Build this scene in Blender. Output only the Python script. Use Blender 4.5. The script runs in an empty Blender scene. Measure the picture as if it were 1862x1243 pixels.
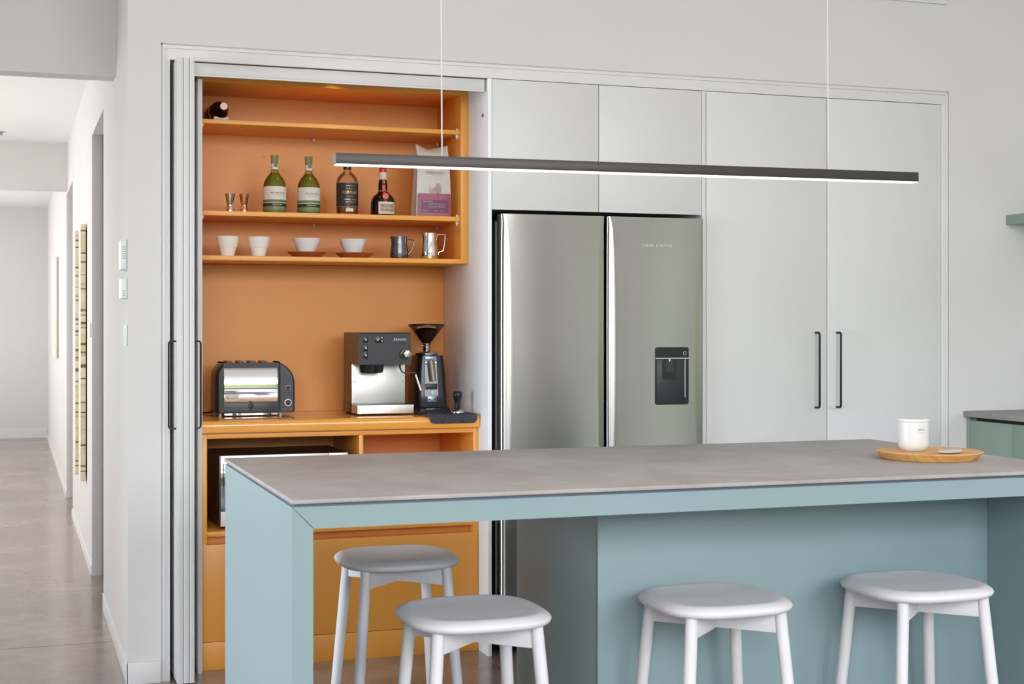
import bpy, bmesh, math, random
from mathutils import Vector, Matrix
random.seed(7)
sc = bpy.context.scene
COL = sc.collection
PI = math.pi

# ------------------------------------------------------------------ materials
def lin(c):
    return tuple((v / 255 / 12.92) if v / 255 <= 0.04045 else ((v / 255 + 0.055) / 1.055) ** 2.4 for v in c)

class NT:
    """small node-tree helper"""
    def __init__(self, name):
        self.m = bpy.data.materials.new(name); self.m.use_nodes = True
        self.t = self.m.node_tree; self.n = self.t.nodes; self.l = self.t.links
        self.b = self.n['Principled BSDF']; self.out = self.n['Material Output']
    def node(self, kind, **kw):
        nd = self.n.new(kind)
        for k, v in kw.items():
            if k.startswith('i_'): nd.inputs[k[2:].replace('_', ' ')].default_value = v
            else: setattr(nd, k, v)
        return nd
    def link(self, a, b): self.l.new(a, b)
    def coords(self, scale=(1, 1, 1)):
        tc = self.node('ShaderNodeTexCoord'); mp = self.node('ShaderNodeMapping')
        mp.inputs['Scale'].default_value = scale
        self.link(tc.outputs['Object'], mp.inputs['Vector']); return mp.outputs['Vector']
    def noise(self, scale, detail=3, vec=None, rough=.5):
        nz = self.node('ShaderNodeTexNoise'); nz.inputs['Scale'].default_value = scale
        nz.inputs['Detail'].default_value = detail; nz.inputs['Roughness'].default_value = rough
        self.link(vec if vec else self.coords(), nz.inputs['Vector']); return nz.outputs['Fac']
    def ramp(self, fac, stops, interp='LINEAR'):
        r = self.node('ShaderNodeValToRGB'); r.color_ramp.interpolation = interp
        el = r.color_ramp.elements
        while len(el) < len(stops): el.new(.5)
        for e, (p, c) in zip(el, stops):
            e.position = p; e.color = (*c, 1) if len(c) == 3 else c
        self.link(fac, r.inputs['Fac']); return r.outputs['Color']
    def bump(self, fac, strength, dist=.001):
        b = self.node('ShaderNodeBump'); b.inputs['Strength'].default_value = strength
        b.inputs['Distance'].default_value = dist
        self.link(fac, b.inputs['Height']); self.link(b.outputs['Normal'], self.b.inputs['Normal'])

def paint(name, rgb, rough=.5, metal=0., var=.03, scale=6., bump=0., spec=.5, coat=0., emit=None, emit_s=0.):
    t = NT(name); b = t.b
    f = t.noise(scale)
    lo = tuple(max(0, v * (1 - var)) for v in rgb); hi = tuple(min(1, v * (1 + var)) for v in rgb)
    t.link(t.ramp(f, [(.3, lo), (.7, hi)]), b.inputs['Base Color'])
    b.inputs['Roughness'].default_value = rough; b.inputs['Metallic'].default_value = metal
    b.inputs['Specular IOR Level'].default_value = spec; b.inputs['Coat Weight'].default_value = coat
    if bump: t.bump(t.noise(180., 2), bump)
    if emit: b.inputs['Emission Color'].default_value = (*emit, 1); b.inputs['Emission Strength'].default_value = emit_s
    return t.m

def brushed(name, rgb, rough=.3, aniso=.6, axis='Z'):
    t = NT(name); b = t.b
    v = t.coords((2, 2, 900) if axis == 'Z' else (900, 900, 2))
    f = t.noise(1., 2, v)
    t.link(t.ramp(f, [(.3, tuple(c * .93 for c in rgb)), (.7, rgb)]), b.inputs['Base Color'])
    b.inputs['Metallic'].default_value = 1; b.inputs['Roughness'].default_value = rough
    b.inputs['Anisotropic'].default_value = aniso; b.inputs['Anisotropic Rotation'].default_value = .25
    tg = t.node('ShaderNodeTangent'); tg.direction_type = 'RADIAL'; tg.axis = 'Z'
    t.link(tg.outputs['Tangent'], b.inputs['Tangent'])
    return t.m

def thin_glass(name, tint, gloss=.12, rough=.03):
    t = NT(name); t.n.remove(t.b)
    tr = t.node('ShaderNodeBsdfTransparent'); tr.inputs['Color'].default_value = (*tint, 1)
    gl = t.node('ShaderNodeBsdfGlossy'); gl.inputs['Roughness'].default_value = rough
    lw = t.node('ShaderNodeLayerWeight'); lw.inputs['Blend'].default_value = gloss
    cl = t.node('ShaderNodeMath', operation='MULTIPLY'); cl.inputs[1].default_value = .8
    t.link(lw.outputs['Fresnel'], cl.inputs[0])
    mx = t.node('ShaderNodeMixShader'); t.link(cl.outputs[0], mx.inputs[0])
    t.link(tr.outputs[0], mx.inputs[1]); t.link(gl.outputs[0], mx.inputs[2])
    t.link(mx.outputs[0], t.out.inputs['Surface'])
    return t.m

def concrete_floor():
    t = NT('polished_concrete'); b = t.b
    n1 = t.noise(1.3, 4, rough=.55); n2 = t.noise(9, 4)
    mix = t.node('ShaderNodeMath', operation='MULTIPLY_ADD'); mix.inputs[1].default_value = .35
    t.link(n2, mix.inputs[0]); t.link(n1, mix.inputs[2])
    base = t.ramp(mix.outputs[0], [(.45, lin((112, 98, 90))), (.68, lin((139, 124, 115))), (.85, lin((158, 145, 136)))])
    tc = t.node('ShaderNodeTexCoord'); sp = t.node('ShaderNodeSeparateXYZ'); t.link(tc.outputs['Object'], sp.inputs[0])
    last = base
    for yy in (.786, -5.2, 6.8):        # saw-cut joints in the slab
        s = t.node('ShaderNodeMath', operation='SUBTRACT'); s.inputs[1].default_value = yy; t.link(sp.outputs['Y'], s.inputs[0])
        a = t.node('ShaderNodeMath', operation='ABSOLUTE'); t.link(s.outputs[0], a.inputs[0])
        g = t.node('ShaderNodeMath', operation='LESS_THAN'); g.inputs[1].default_value = .008; t.link(a.outputs[0], g.inputs[0])
        mx = t.node('ShaderNodeMix', data_type='RGBA'); t.link(g.outputs[0], mx.inputs['Factor'])
        t.link(last, mx.inputs['A']); mx.inputs['B'].default_value = (.03, .026, .022, 1); last = mx.outputs['Result']
    t.link(last, b.inputs['Base Color'])
    rr = t.node('ShaderNodeMapRange'); rr.inputs['To Min'].default_value = .16; rr.inputs['To Max'].default_value = .34
    t.link(n1, rr.inputs['Value']); t.link(rr.outputs[0], b.inputs['Roughness'])
    b.inputs['Specular IOR Level'].default_value = .6; b.inputs['Coat Weight'].default_value = .25; b.inputs['Coat Roughness'].default_value = .12
    return t.m

def stone_top(name, dark, light, sparkle=True):
    t = NT(name); b = t.b
    n1 = t.noise(3.2, 8, rough=.7); n2 = t.noise(420, 2)
    mix = t.node('ShaderNodeMath', operation='MULTIPLY_ADD'); mix.inputs[1].default_value = .30
    t.link(n2, mix.inputs[0]); t.link(n1, mix.inputs[2])
    t.link(t.ramp(mix.outputs[0], [(.45, dark), (.85, light)]), b.inputs['Base Color'])
    b.inputs['Roughness'].default_value = .52
    t.bump(n2, .25, .0006)
    return t.m

def wood(name, dark, light):
    t = NT(name); b = t.b
    v = t.coords((3, 40, 8)); f = t.noise(2.5, 6, v, .6)
    t.link(t.ramp(f, [(.3, dark), (.7, light)]), b.inputs['Base Color'])
    b.inputs['Roughness'].default_value = .5
    return t.m

def bark_painting(name):
    t = NT(name); b = t.b
    v = t.coords((1, .8, 9)); f = t.noise(1.2, 4, v, .6)
    base = t.ramp(f, [(.30, lin((208, 204, 194))), (.45, lin((226, 216, 190))), (.55, lin((214, 200, 156))), (.70, lin((232, 226, 214)))])
    v2 = t.coords((1, 1.2, 40)); f2 = t.noise(1., 1, v2)
    msk = t.ramp(f2, [(.57, (0, 0, 0)), (.63, (.85, .85, .85))])
    mx = t.node('ShaderNodeMix', data_type='RGBA'); t.link(msk, mx.inputs['Factor']); t.link(base, mx.inputs['A'])
    mx.inputs['B'].default_value = (*lin((70, 62, 48)), 1)
    t.link(mx.outputs['Result'], b.inputs['Base Color']); b.inputs['Roughness'].default_value = .7
    return t.m

def band_label(name, stops, axis='Z', rough=.5, metal=0.):
    """flat printed bands along the object axis: stops = [(position in metres from object origin, colour)]"""
    t = NT(name); b = t.b
    tc = t.node('ShaderNodeTexCoord'); sp = t.node('ShaderNodeSeparateXYZ'); t.link(tc.outputs['Object'], sp.inputs[0])
    lo, hi = stops[0][0], stops[-1][0] + .01
    mr = t.node('ShaderNodeMapRange'); mr.inputs['From Min'].default_value = lo; mr.inputs['From Max'].default_value = hi
    t.link(sp.outputs[axis], mr.inputs['Value'])
    t.link(t.ramp(mr.outputs[0], [((p - lo) / (hi - lo), c) for p, c in stops], 'CONSTANT'), b.inputs['Base Color'])
    b.inputs['Roughness'].default_value = rough; b.inputs['Metallic'].default_value = metal
    return t.m

M = {}
M['wall'] = paint('white_wall_paint', (.70, .683, .668), .85, var=.012, scale=1.5, bump=.02)
M['ceil'] = paint('ceiling_paint', (.82, .81, .80), .9, var=.01)
M['bulk'] = paint('shaded_bulkhead_paint', (.68, .662, .642), .85, var=.012, scale=1.5)  # wall paint darkened a little, putting the bulkhead's shade into its colour
M['panelw'] = paint('lightened_panel_white', (.93, .94, .95), .45, var=.008)  # cabinet white lightened to make up for the light this panel lacks
M['trim'] = paint('white_trim', (.74, .728, .715), .5, var=.01)
M['cab'] = paint('white_cabinet_lacquer', (.695, .69, .682), .42, var=.008, scale=2)
M['groove'] = paint('shadow_groove', (.56, .55, .54), .8)
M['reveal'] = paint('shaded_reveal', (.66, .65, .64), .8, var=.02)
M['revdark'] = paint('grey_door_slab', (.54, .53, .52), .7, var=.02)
M['dark'] = paint('black_gap', (.012, .012, .012), .8)
M['floor'] = concrete_floor()
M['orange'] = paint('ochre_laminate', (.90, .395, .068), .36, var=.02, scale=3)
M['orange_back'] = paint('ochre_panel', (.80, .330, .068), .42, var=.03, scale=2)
M['orange_gloss'] = paint('ochre_gloss_bench', (.93, .40, .070), .17, var=.02, scale=3, coat=.5)
M['sage'] = paint('sage_green_lacquer', (.252, .348, .358), .42, var=.015, scale=2)
M['sage_d'] = paint('sage_green_cabinet', (.225, .295, .240), .45, var=.015, scale=2)
M['gapblue'] = paint('slate_shadow_strip', (.10, .12, .18), .5)
M['stone'] = stone_top('grey_stone', lin((152, 144, 139)), lin((182, 175, 170)))
M['stone2'] = stone_top('grey_stone_side_bench', lin((126, 120, 116)), lin((160, 155, 151)))
M['stool'] = paint('pale_grey_stain', (.72, .70, .715), .55, var=.03, scale=12)
M['steel'] = brushed('brushed_steel', (.46, .45, .43), .27, .75)
M['steel2'] = brushed('light_brushed_steel', (.82, .82, .77), .46, .2)
M['chrome'] = paint('polished_chrome', (.80, .80, .79), .06, 1., var=.005)
M['jigger'] = paint('polished_steel', (.62, .60, .58), .12, 1.)
M['copper'] = paint('polished_copper', (.80, .42, .22), .12, 1.)
M['gun'] = paint('gunmetal', (.16, .165, .17), .27, .9)
M['black'] = paint('black_plastic', (.012, .013, .015), .28)
M['blackm'] = paint('black_satin_metal', (.022, .023, .027), .3, .3)
M['char'] = paint('charcoal_panel', (.028, .028, .034), .42)
M['brown'] = paint('dark_brown_shell', (.055, .030, .020), .32)
M['rubber'] = paint('navy_black_rubber', (.018, .022, .034), .5)
M['blackglass'] = paint('oven_glass', (.03, .04, .06), .04, spec=1.0, coat=1.)
M['white_cer'] = paint('white_ceramic', (.72, .715, .70), .3, var=.005)
M['bowl_cer'] = paint('white_bowl_glaze', (.90, .89, .88), .28, var=.004)
M['cream_cer'] = paint('matte_porcelain', (.88, .85, .80), .5, var=.01)
M['terra'] = paint('red_brown_wood', (.34, .085, .020), .4, var=.1, scale=20)
M['bamboo'] = wood('bamboo_tray', lin((204, 146, 74)), lin((234, 182, 112)))
M['pebble'] = paint('pale_stone', (.50, .47, .41), .6, var=.06, scale=30)
M['greenglass'] = thin_glass('olive_glass', (.80, .80, .50), .22)
M['clearglass'] = thin_glass('clear_glass', (.93, .88, .82), .3)
M['hopglass'] = thin_glass('smoky_hopper_plastic', (.93, .90, .87), .25)
M['gin_liquid'] = paint('olive_liquid', (.27, .255, .075), .12, var=.1)
M['amber'] = paint('amber_spirit', (.30, .12, .03), .2, var=.1)
M['darkglass'] = paint('dark_brown_glass', (.008, .004, .004), .10, spec=.4, coat=.15)
M['red'] = paint('red_seal', (.62, .03, .012), .3)
M['redneck'] = paint('red_ribbon', (.72, .07, .02), .35)
M['paper'] = paint('cream_paper', (.72, .66, .56), .6, var=.02)
M['whitepaper'] = paint('white_paper', (.78, .74, .70), .6, var=.02)
M['blacklabel'] = paint('black_label', (.030, .027, .026), .45)
M['gold'] = paint('gold_foil', (.72, .46, .18), .35, .6)
M['goldd'] = paint('bronze_print', (.34, .24, .13), .5)
M['ink'] = paint('dark_ink', (.05, .05, .05), .6)
M['greyink'] = paint('grey_ink', (.33, .31, .29), .6)
M['whiteink'] = paint('white_print', (.80, .80, .80), .5)
M['bag'] = paint('matte_bag_foil', (.64, .62, .57), .45, var=.05, scale=25, bump=.15)
M['plum'] = paint('plum_print', (.36, .10, .15), .45)
M['purple'] = paint('purple_label', (.17, .035, .11), .4)
M['bean'] = None
M['led'] = paint('led_diffuser', (1, 1, 1), .5, emit=(1, .93, .86), emit_s=1.8)
M['pend'] = paint('anodised_bronze_bar', (.048, .042, .039), .42, .35, var=.05)
M['pendcap'] = paint('grey_end_cap', (.16, .16, .165), .5)
M['cord'] = paint('white_cord', (.62, .605, .59), .6)
M['wplastic'] = paint('white_plastic', (.76, .76, .75), .4, var=.005)
M['gplastic'] = paint('grey_plastic', (.40, .40, .40), .45)
M['canvasface'] = paint('pale_canvas_face', (.80, .74, .66), .7, var=.06, scale=10)
M['bark'] = bark_painting('birch_bark_canvas_edge')
M['fargold'] = paint('gilt_frame_edge', (.50, .42, .22), .5)
M['farside'] = band_label('pale_canvas_with_gilt_back', [(-.04, lin((226, 216, 200))), (-.009, lin((150, 138, 96)))], 'X')
M['screw'] = paint('screw_steel', (.35, .34, .33), .3, 1.)
M['blueplate'] = paint('blue_grey_metal_plate', (.30, .38, .52), .3, .6)
M['pinkcap'] = paint('rose_capsule_top', (.62, .36, .34), .4, .3)
M['restgrey'] = paint('pale_grey_rest', (.60, .58, .55), .5)
M['slate'] = paint('slate_enamel', (.040, .043, .055), .38)
M['dull'] = paint('dull_chute_metal', (.30, .25, .20), .45, .5)

def bean_mat():
    t = NT('roasted_beans')
    vo = t.node('ShaderNodeTexVoronoi'); vo.inputs['Scale'].default_value = 130; t.link(t.coords(), vo.inputs['Vector'])
    t.link(t.ramp(vo.outputs['Distance'], [(.0, (.085, .030, .014)), (.5, (.035, .012, .006)), (.8, (.006, .002, .002))]), t.b.inputs['Base Color'])
    t.b.inputs['Roughness'].default_value = .4; t.bump(vo.outputs['Distance'], .8, .004); return t.m
M['bean'] = bean_mat()

# ------------------------------------------------------------------ mesh builder
class MB:
    def __init__(self): self.bm = bmesh.new()
    def _merge(self, tmp):
        me = bpy.data.meshes.new('tmp'); tmp.to_mesh(me); tmp.free()
        self.bm.from_mesh(me); bpy.data.meshes.remove(me); return self
    def box(self, x0, x1, y0, y1, z0, z1, bev=0., seg=2, rot=None):
        t = bmesh.new(); bmesh.ops.create_cube(t, size=1)
        for v in t.verts:
            v.co = Vector(((x0 + x1) / 2 + v.co.x * (x1 - x0), (y0 + y1) / 2 + v.co.y * (y1 - y0), (z0 + z1) / 2 + v.co.z * (z1 - z0)))
        if bev: bmesh.ops.bevel(t, geom=list(t.edges), offset=bev, segments=seg, affect='EDGES', profile=.5)
        if rot: bmesh.ops.rotate(t, verts=list(t.verts), cent=rot[0], matrix=Matrix.Rotation(rot[1], 3, rot[2]))
        return self._merge(t)
    def lathe(self, prof, cx, cy, seg=40, ax=None):
        """prof: [(r, z)] bottom to top, open profile closed on the axis where r=0"""
        bm = self.bm; rings = []
        for r, z in prof:
            if r < 1e-6: rings.append([bm.verts.new((cx, cy, z))])
            else: rings.append([bm.verts.new((cx + r * math.cos(2 * PI * i / seg), cy + r * math.sin(2 * PI * i / seg), z)) for i in range(seg)])
        for a, b in zip(rings, rings[1:]):
            if len(a) == 1 and len(b) == 1: continue
            for i in range(seg):
                j = (i + 1) % seg
                if len(a) == 1: bm.faces.new((a[0], b[j], b[i]))
                elif len(b) == 1: bm.faces.new((a[i], a[j], b[0]))
                else: bm.faces.new((a[i], a[j], b[j], b[i]))
        return self
    def loft(self, rings, cap=True):
        bm = self.bm; R = [[bm.verts.new(p) for p in r] for r in rings]; n = len(R[0])
        for a, b in zip(R, R[1:]):
            for i in range(n): bm.faces.new((a[i], a[(i + 1) % n], b[(i + 1) % n], b[i]))
        if cap: bm.faces.new(list(reversed(R[0]))); bm.faces.new(R[-1])
        return self
    def prism(self, pts, axis, a, b):
        """pts in the plane normal to axis: X->(y,z)  Y->(x,z)  Z->(x,y)"""
        f = {'X': lambda p, t: (t, p[0], p[1]), 'Y': lambda p, t: (p[0], t, p[1]), 'Z': lambda p, t: (p[0], p[1], t)}[axis]
        return self.loft([[f(p, a) for p in pts], [f(p, b) for p in pts]])
    def tube(self, path, r, seg=12, cap=True):
        path = [Vector(p) for p in path]; rings = []; up = None
        rr = r if isinstance(r, (list, tuple)) else [r] * len(path)
        for i, p in enumerate(path):
            d = (path[min(i + 1, len(path) - 1)] - path[max(i - 1, 0)]).normalized()
            if up is None:
                up = d.orthogonal().normalized()
            else:
                up = (up - d * up.dot(d)).normalized()
            s = d.cross(up)
            rings.append([p + (up * math.cos(2 * PI * k / seg) + s * math.sin(2 * PI * k / seg)) * rr[i] for k in range(seg)])
        return self.loft(rings, cap)
    def cyl(self, c, r, h, axis='Z', seg=28, r2=None):
        c = Vector(c); d = {'X': Vector((h, 0, 0)), 'Y': Vector((0, h, 0)), 'Z': Vector((0, 0, h))}[axis]
        return self.tube([c, c + d], [r, r if r2 is None else r2], seg)
    def text(self, body, cx, cz, y, width=None, height=None, wrap=None, thick=.0004):
        """flat lettering in the XZ plane facing -Y; wrap=(axis x, axis y, radius) bends it onto a cylinder"""
        cu = bpy.data.curves.new('t', 'FONT'); cu.body = body; cu.size = 1; cu.align_x = 'CENTER'; cu.align_y = 'CENTER'
        cu.resolution_u = 3
        ob = bpy.data.objects.new('t', cu); COL.objects.link(ob)
        dg = bpy.context.evaluated_depsgraph_get(); dg.update()
        me = bpy.data.meshes.new_from_object(ob.evaluated_get(dg))
        xs = [v.co.x for v in me.vertices]; ys = [v.co.y for v in me.vertices]
        w, h = max(xs) - min(xs), max(ys) - min(ys); mx, my = (max(xs) + min(xs)) / 2, (max(ys) + min(ys)) / 2
        sx = width / w if width else height / h; sy = height / h if height else sx
        t = bmesh.new(); t.from_mesh(me)
        for v in t.verts:
            X, Z = (v.co.x - mx) * sx, (v.co.y - my) * sy
            if wrap:
                ax, ay, R = wrap; a = (cx - ax) / R + X / R
                v.co = Vector((ax + R * math.sin(a), ay - R * math.cos(a), cz + Z))
            else: v.co = Vector((cx + X, y, cz + Z))
        bpy.data.objects.remove(ob); bpy.data.meshes.remove(me)
        return self._merge(t)
    def wraplabel(self, ax, ay, R, a0, a1, z0, z1, n=20):
        """curved paper label; angles measured from the -Y direction"""
        bm = self.bm; lo = []; hi = []
        for i in range(n + 1):
            a = a0 + (a1 - a0) * i / n
            x, y = ax + R * math.sin(a), ay - R * math.cos(a)
            lo.append(bm.verts.new((x, y, z0))); hi.append(bm.verts.new((x, y, z1)))
        for i in range(n): bm.faces.new((lo[i], lo[i + 1], hi[i + 1], hi[i]))
        return self

def rrect(x0, x1, z0, z1, r, seg=6):
    """rounded rectangle outline; r = one radius or (bl, br, tr, tl)"""
    rs = r if isinstance(r, (tuple, list)) else (r,) * 4
    out = []
    for (cx, cz, a0, rad) in ((x0 + rs[0], z0 + rs[0], PI, rs[0]), (x1 - rs[1], z0 + rs[1], 1.5 * PI, rs[1]), (x1 - rs[2], z1 - rs[2], 0, rs[2]), (x0 + rs[3], z1 - rs[3], .5 * PI, rs[3])):
        for k in range(seg + 1):
            a = a0 + .5 * PI * k / seg; out.append((cx + rad * math.cos(a), cz + rad * math.sin(a)))
    return out

def wloc(o):
    p = Vector((0, 0, 0))
    while o is not None: p += o.location; o = o.parent
    return p

def finish(name, mb, mat, loc, sharp=35):
    bmesh.ops.recalc_face_normals(mb.bm, faces=list(mb.bm.faces))
    me = bpy.data.meshes.new(name); mb.bm.to_mesh(me); mb.bm.free()
    for v in me.vertices: v.co -= loc
    for p in me.polygons: p.use_smooth = True
    me.set_sharp_from_angle(angle=math.radians(sharp))
    me.materials.append(mat)
    o = bpy.data.objects.new(name, me); COL.objects.link(o); return o

def thing(name, label, cat, loc, group=None):
    o = bpy.data.objects.new(name, None); COL.objects.link(o); o.location = loc; o.empty_display_size = .05
    o['label'] = label; o['category'] = cat
    if group: o['group'] = group
    return o

def part(name, mb, mat, parent, label=None, sharp=35):
    o = finish(name, mb, mat, wloc(parent), sharp); o.parent = parent
    if label: o['label'] = label
    return o

def single(name, mb, mat, label, cat, group=None, kind=None, sharp=35):
    vs = [v.co for v in mb.bm.verts]
    c = Vector(((min(v.x for v in vs) + max(v.x for v in vs)) / 2, (min(v.y for v in vs) + max(v.y for v in vs)) / 2, min(v.z for v in vs)))
    o = finish(name, mb, mat, c, sharp); o.location = c; o['label'] = label; o['category'] = cat
    if group: o['group'] = group
    if kind: o['kind'] = kind
    return o

def struct(name, mb, mat, parent=None, sharp=35):
    o = finish(name, mb, mat, wloc(parent) if parent else Vector((0, 0, 0)), sharp)
    if parent: o.parent = parent
    else: o['kind'] = 'structure'
    return o

def copy_tree(root, loc, label):
    r = root.copy(); COL.objects.link(r); r.location = loc; r['label'] = label
    for ch in list(root.children):
        c = ch.copy(); COL.objects.link(c); c.parent = r
        for g in ch.children:
            d = g.copy(); COL.objects.link(d); d.parent = c
    return r

# ------------------------------------------------------------------ the setting
WX = .415                       # corridor wall face
RX = 4.78                       # right wall face
CZ = 3.5                        # main ceiling
HALL_END = 12.73
struct('floor', MB().box(-5.2, 5.4, -8.2, 13.0, -.08, 0), M['floor'])
struct('ceiling', MB().box(-5.2, 5.4, -7.6, .78, CZ, CZ + .1).box(-1.6, 1.9, .78, 13.0, 2.757, 2.85), M['ceil'])
# back wall with the built-in opening
wb = MB()
wb.box(WX, .538, 0, .70, 0, CZ)                    # left pier
wb.box(.538, 4.054, 0, .70, 2.418, CZ)             # above the joinery
wb.box(4.054, RX + .2, 0, .70, 0, CZ)              # right of the joinery
wb.box(.538, 4.054, .70, .78, 0, 2.5)              # behind the joinery
struct('wall_back', wb, M['wall'])
# corridor wall (continues the return of the pier), with two doorways
wl = MB()
wl.box(WX, WX + .123, .70, 1.508, 0, 2.757).box(WX, WX + .12, 1.508, 2.543, 2.375, 2.757)
wl.box(WX, WX + .12, 2.543, 5.133, 0, 2.757).box(WX, WX + .12, 5.133, 6.317, 2.375, 2.757).box(WX, WX + .12, 6.317, HALL_END, 0, 2.757)
struct('wall_hall', wl, M['wall'])
struct('wall_hall_end', MB().box(-1.6, WX + .12, HALL_END, HALL_END + .1, 0, 2.8), M['wall'])
struct('wall_hall_left', MB().box(-1.6, -1.48, .80, HALL_END, 0, 2.8), M['wall'])
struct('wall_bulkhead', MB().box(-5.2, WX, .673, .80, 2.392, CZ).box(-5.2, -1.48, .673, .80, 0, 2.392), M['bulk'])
struct('wall_hall_bulkhead', MB().box(-1.48, WX, 6.113, 6.30, 2.395, 2.757), M['wall'])
struct('wall_rooms', MB().box(WX + .12, 1.9, 1.42, 1.50, 0, 2.757).box(WX + .12, 1.9, 2.70, 2.78, 0, 2.757).box(1.9, 1.98, 1.42, 7.5, 0, 2.757)
       .box(WX + .12, 1.9, 5.02, 5.12, 0, 2.757).box(WX + .12, 1.9, 6.40, 6.48, 0, 2.757), M['wall'])
for k, (ya, yb, yc) in enumerate(((2.505, 2.543, 2.60), (6.285, 6.317, 6.37))):
    dd = thing('door_%d' % (k + 1), 'x', 'door', (WX, ya, 0)); del dd['label']; del dd['category']; dd['kind'] = 'structure'
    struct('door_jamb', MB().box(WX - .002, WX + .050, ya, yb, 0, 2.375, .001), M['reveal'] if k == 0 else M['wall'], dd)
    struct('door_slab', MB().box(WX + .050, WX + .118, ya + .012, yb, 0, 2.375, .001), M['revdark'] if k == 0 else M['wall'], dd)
struct('wall_right', MB().box(RX, RX + .15, -3.85, 0, 0, 1.02).box(RX, RX + .15, -3.85, 0, 1.78, CZ).box(RX, RX + .15, -.75, 0, 1.02, 1.78).box(RX, RX + .15, -3.85, -3.45, 1.02, 1.78).box(RX, RX + .15, -5.55, -3.85, 2.75, CZ).box(RX, RX + .15, -7.75, -5.55, 0, CZ), M['wall'])
struct('wall_left', MB().box(-5.2, -5.05, -7.6, .8, 0, CZ), M['wall'])
struct('wall_rear', MB().box(-5.2, -2.4, -7.75, -7.6, 0, CZ).box(.6, 1.0, -7.75, -7.6, 0, 3.3).box(3.9, 5.0, -7.75, -7.6, 0, 3.3)
       .box(-5.2, 5.0, -7.75, -7.6, 3.3, CZ), M['wall'])
fr = MB()
for x in (-2.36, -.9, .56, 1.04, 2.45, 3.86):
    fr.box(x - .03, x + .03, -7.7, -7.62, 0, 3.3)
fr.box(-2.4, 3.9, -7.7, -7.62, 2.25, 2.31)
struct('unseen_window_1', fr, M['char'])  # frames of unseen rear windows, added for fridge and toaster reflections
fr = MB()
for y in (-3.88, -4.62, -5.52): fr.box(RX + .03, RX + .10, y - .03, y + .03, 0, 2.75)
struct('unseen_window_2', fr, M['char'])  # unseen side window, sized and placed for the green reflection on the fridge
fr = MB()
for y in (-.77, -2.1, -3.43): fr.box(RX + .05, RX + .10, y - .02, y + .02, 1.02, 1.78)
struct('unseen_window_3', fr, M['char'])  # unseen window added above the side bench for reflections along the fridge edges
# skirtings
bb = MB().box(WX - .008, .535, -.012, .0, 0, .083, .002)
bb.box(.300 + .11, WX + .001, -.012, 1.50, 0, .083, .0015)
struct('baseboard_back', bb, M['trim'])
struct('baseboard_hall', MB().box(WX - .008, WX, 2.543, 5.13, 0, .05).box(WX - .008, WX, 6.32, HALL_END, 0, .05), M['trim'])
struct('baseboard_hall_end', MB().box(-1.48, WX - .008, HALL_END - .012, HALL_END, 0, .10), M['trim'])
# shadow-line surround of the joinery: thin raised bead then filler frame
t1 = MB()
t1.box(.543, 4.049, -.0015, .02, 2.400, 2.4125, .001).box(.543, .5545, -.0015, .02, 0, 2.400, .001).box(4.0385, 4.049, -.0015, .02, 0, 2.400, .001)
struct('trim_1', t1, M['trim'])
t2 = MB()
t2.box(.5548, 4.0383, .0005, .018, 2.357, 2.3995, .0008).box(.5548, .571, .0005, .30, 0, 2.357, .0008).box(4.0145, 4.0383, .0005, .018, 0, 2.357, .0008)
struct('trim_2', t2, M['trim'])
struct('trim_3', MB().box(.538, .5428, .0035, .02, 0, 2.418).box(4.0495, 4.054, .0035, .02, 0, 2.418).box(.538, 4.054, .0035, .02, 2.413, 2.418), M['groove'])

# ------------------------------------------------------------------ pantry: folding door, panels, track
D = thing('folding_door', 'stack of three white door leaves folded into the slot left of the ochre pantry', 'door', (.62, .2, .0))
leaves = []
for (a, b) in ((.586, .6085), (.6098, .6303), (.6318, .6500)):
    leaves.append(part('door_leaf', MB().box(a, b, -.105, .52, .012, 2.350, .0012), M['cab'], D))
def dhandle(axis, base, sgn, z0, z1, out=.027, along=None, r=.0036):
    """slim D-pull: base point (x,y), projecting along axis"""
    x, y = base; p = []
    off = (lambda t: (x + sgn * t, y)) if axis == 'X' else (lambda t: (x, y + sgn * t))
    rad = .010
    pts = [(0, z0), (out - rad, z0)] + [(out - rad + rad * math.sin(a), z0 + rad - rad * math.cos(a)) for a in (PI / 8, PI / 4, 3 * PI / 8, PI / 2)]
    pts += [(out - rad + rad * math.cos(a), z1 - rad + rad * math.sin(a)) for a in (0, PI / 8, PI / 4, 3 * PI / 8, PI / 2)] + [(0, z1)]
    return MB().tube([(*off(t), z) for t, z in pts], r, 10)
part('handle', dhandle('X', (.586, -.07), -1, .962, 1.290), M['blackm'], leaves[0], 'black D-shaped pull on the outer left leaf')
part('handle', dhandle('X', (.650, -.07), 1, .962, 1.290), M['blackm'], leaves[2], 'black D-shaped pull on the right leaf')
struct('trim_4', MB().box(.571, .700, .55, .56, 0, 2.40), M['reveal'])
struct('trim_5', MB().box(.571, .684, .10, .55, 2.356, 2.40), M['reveal'])

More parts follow.
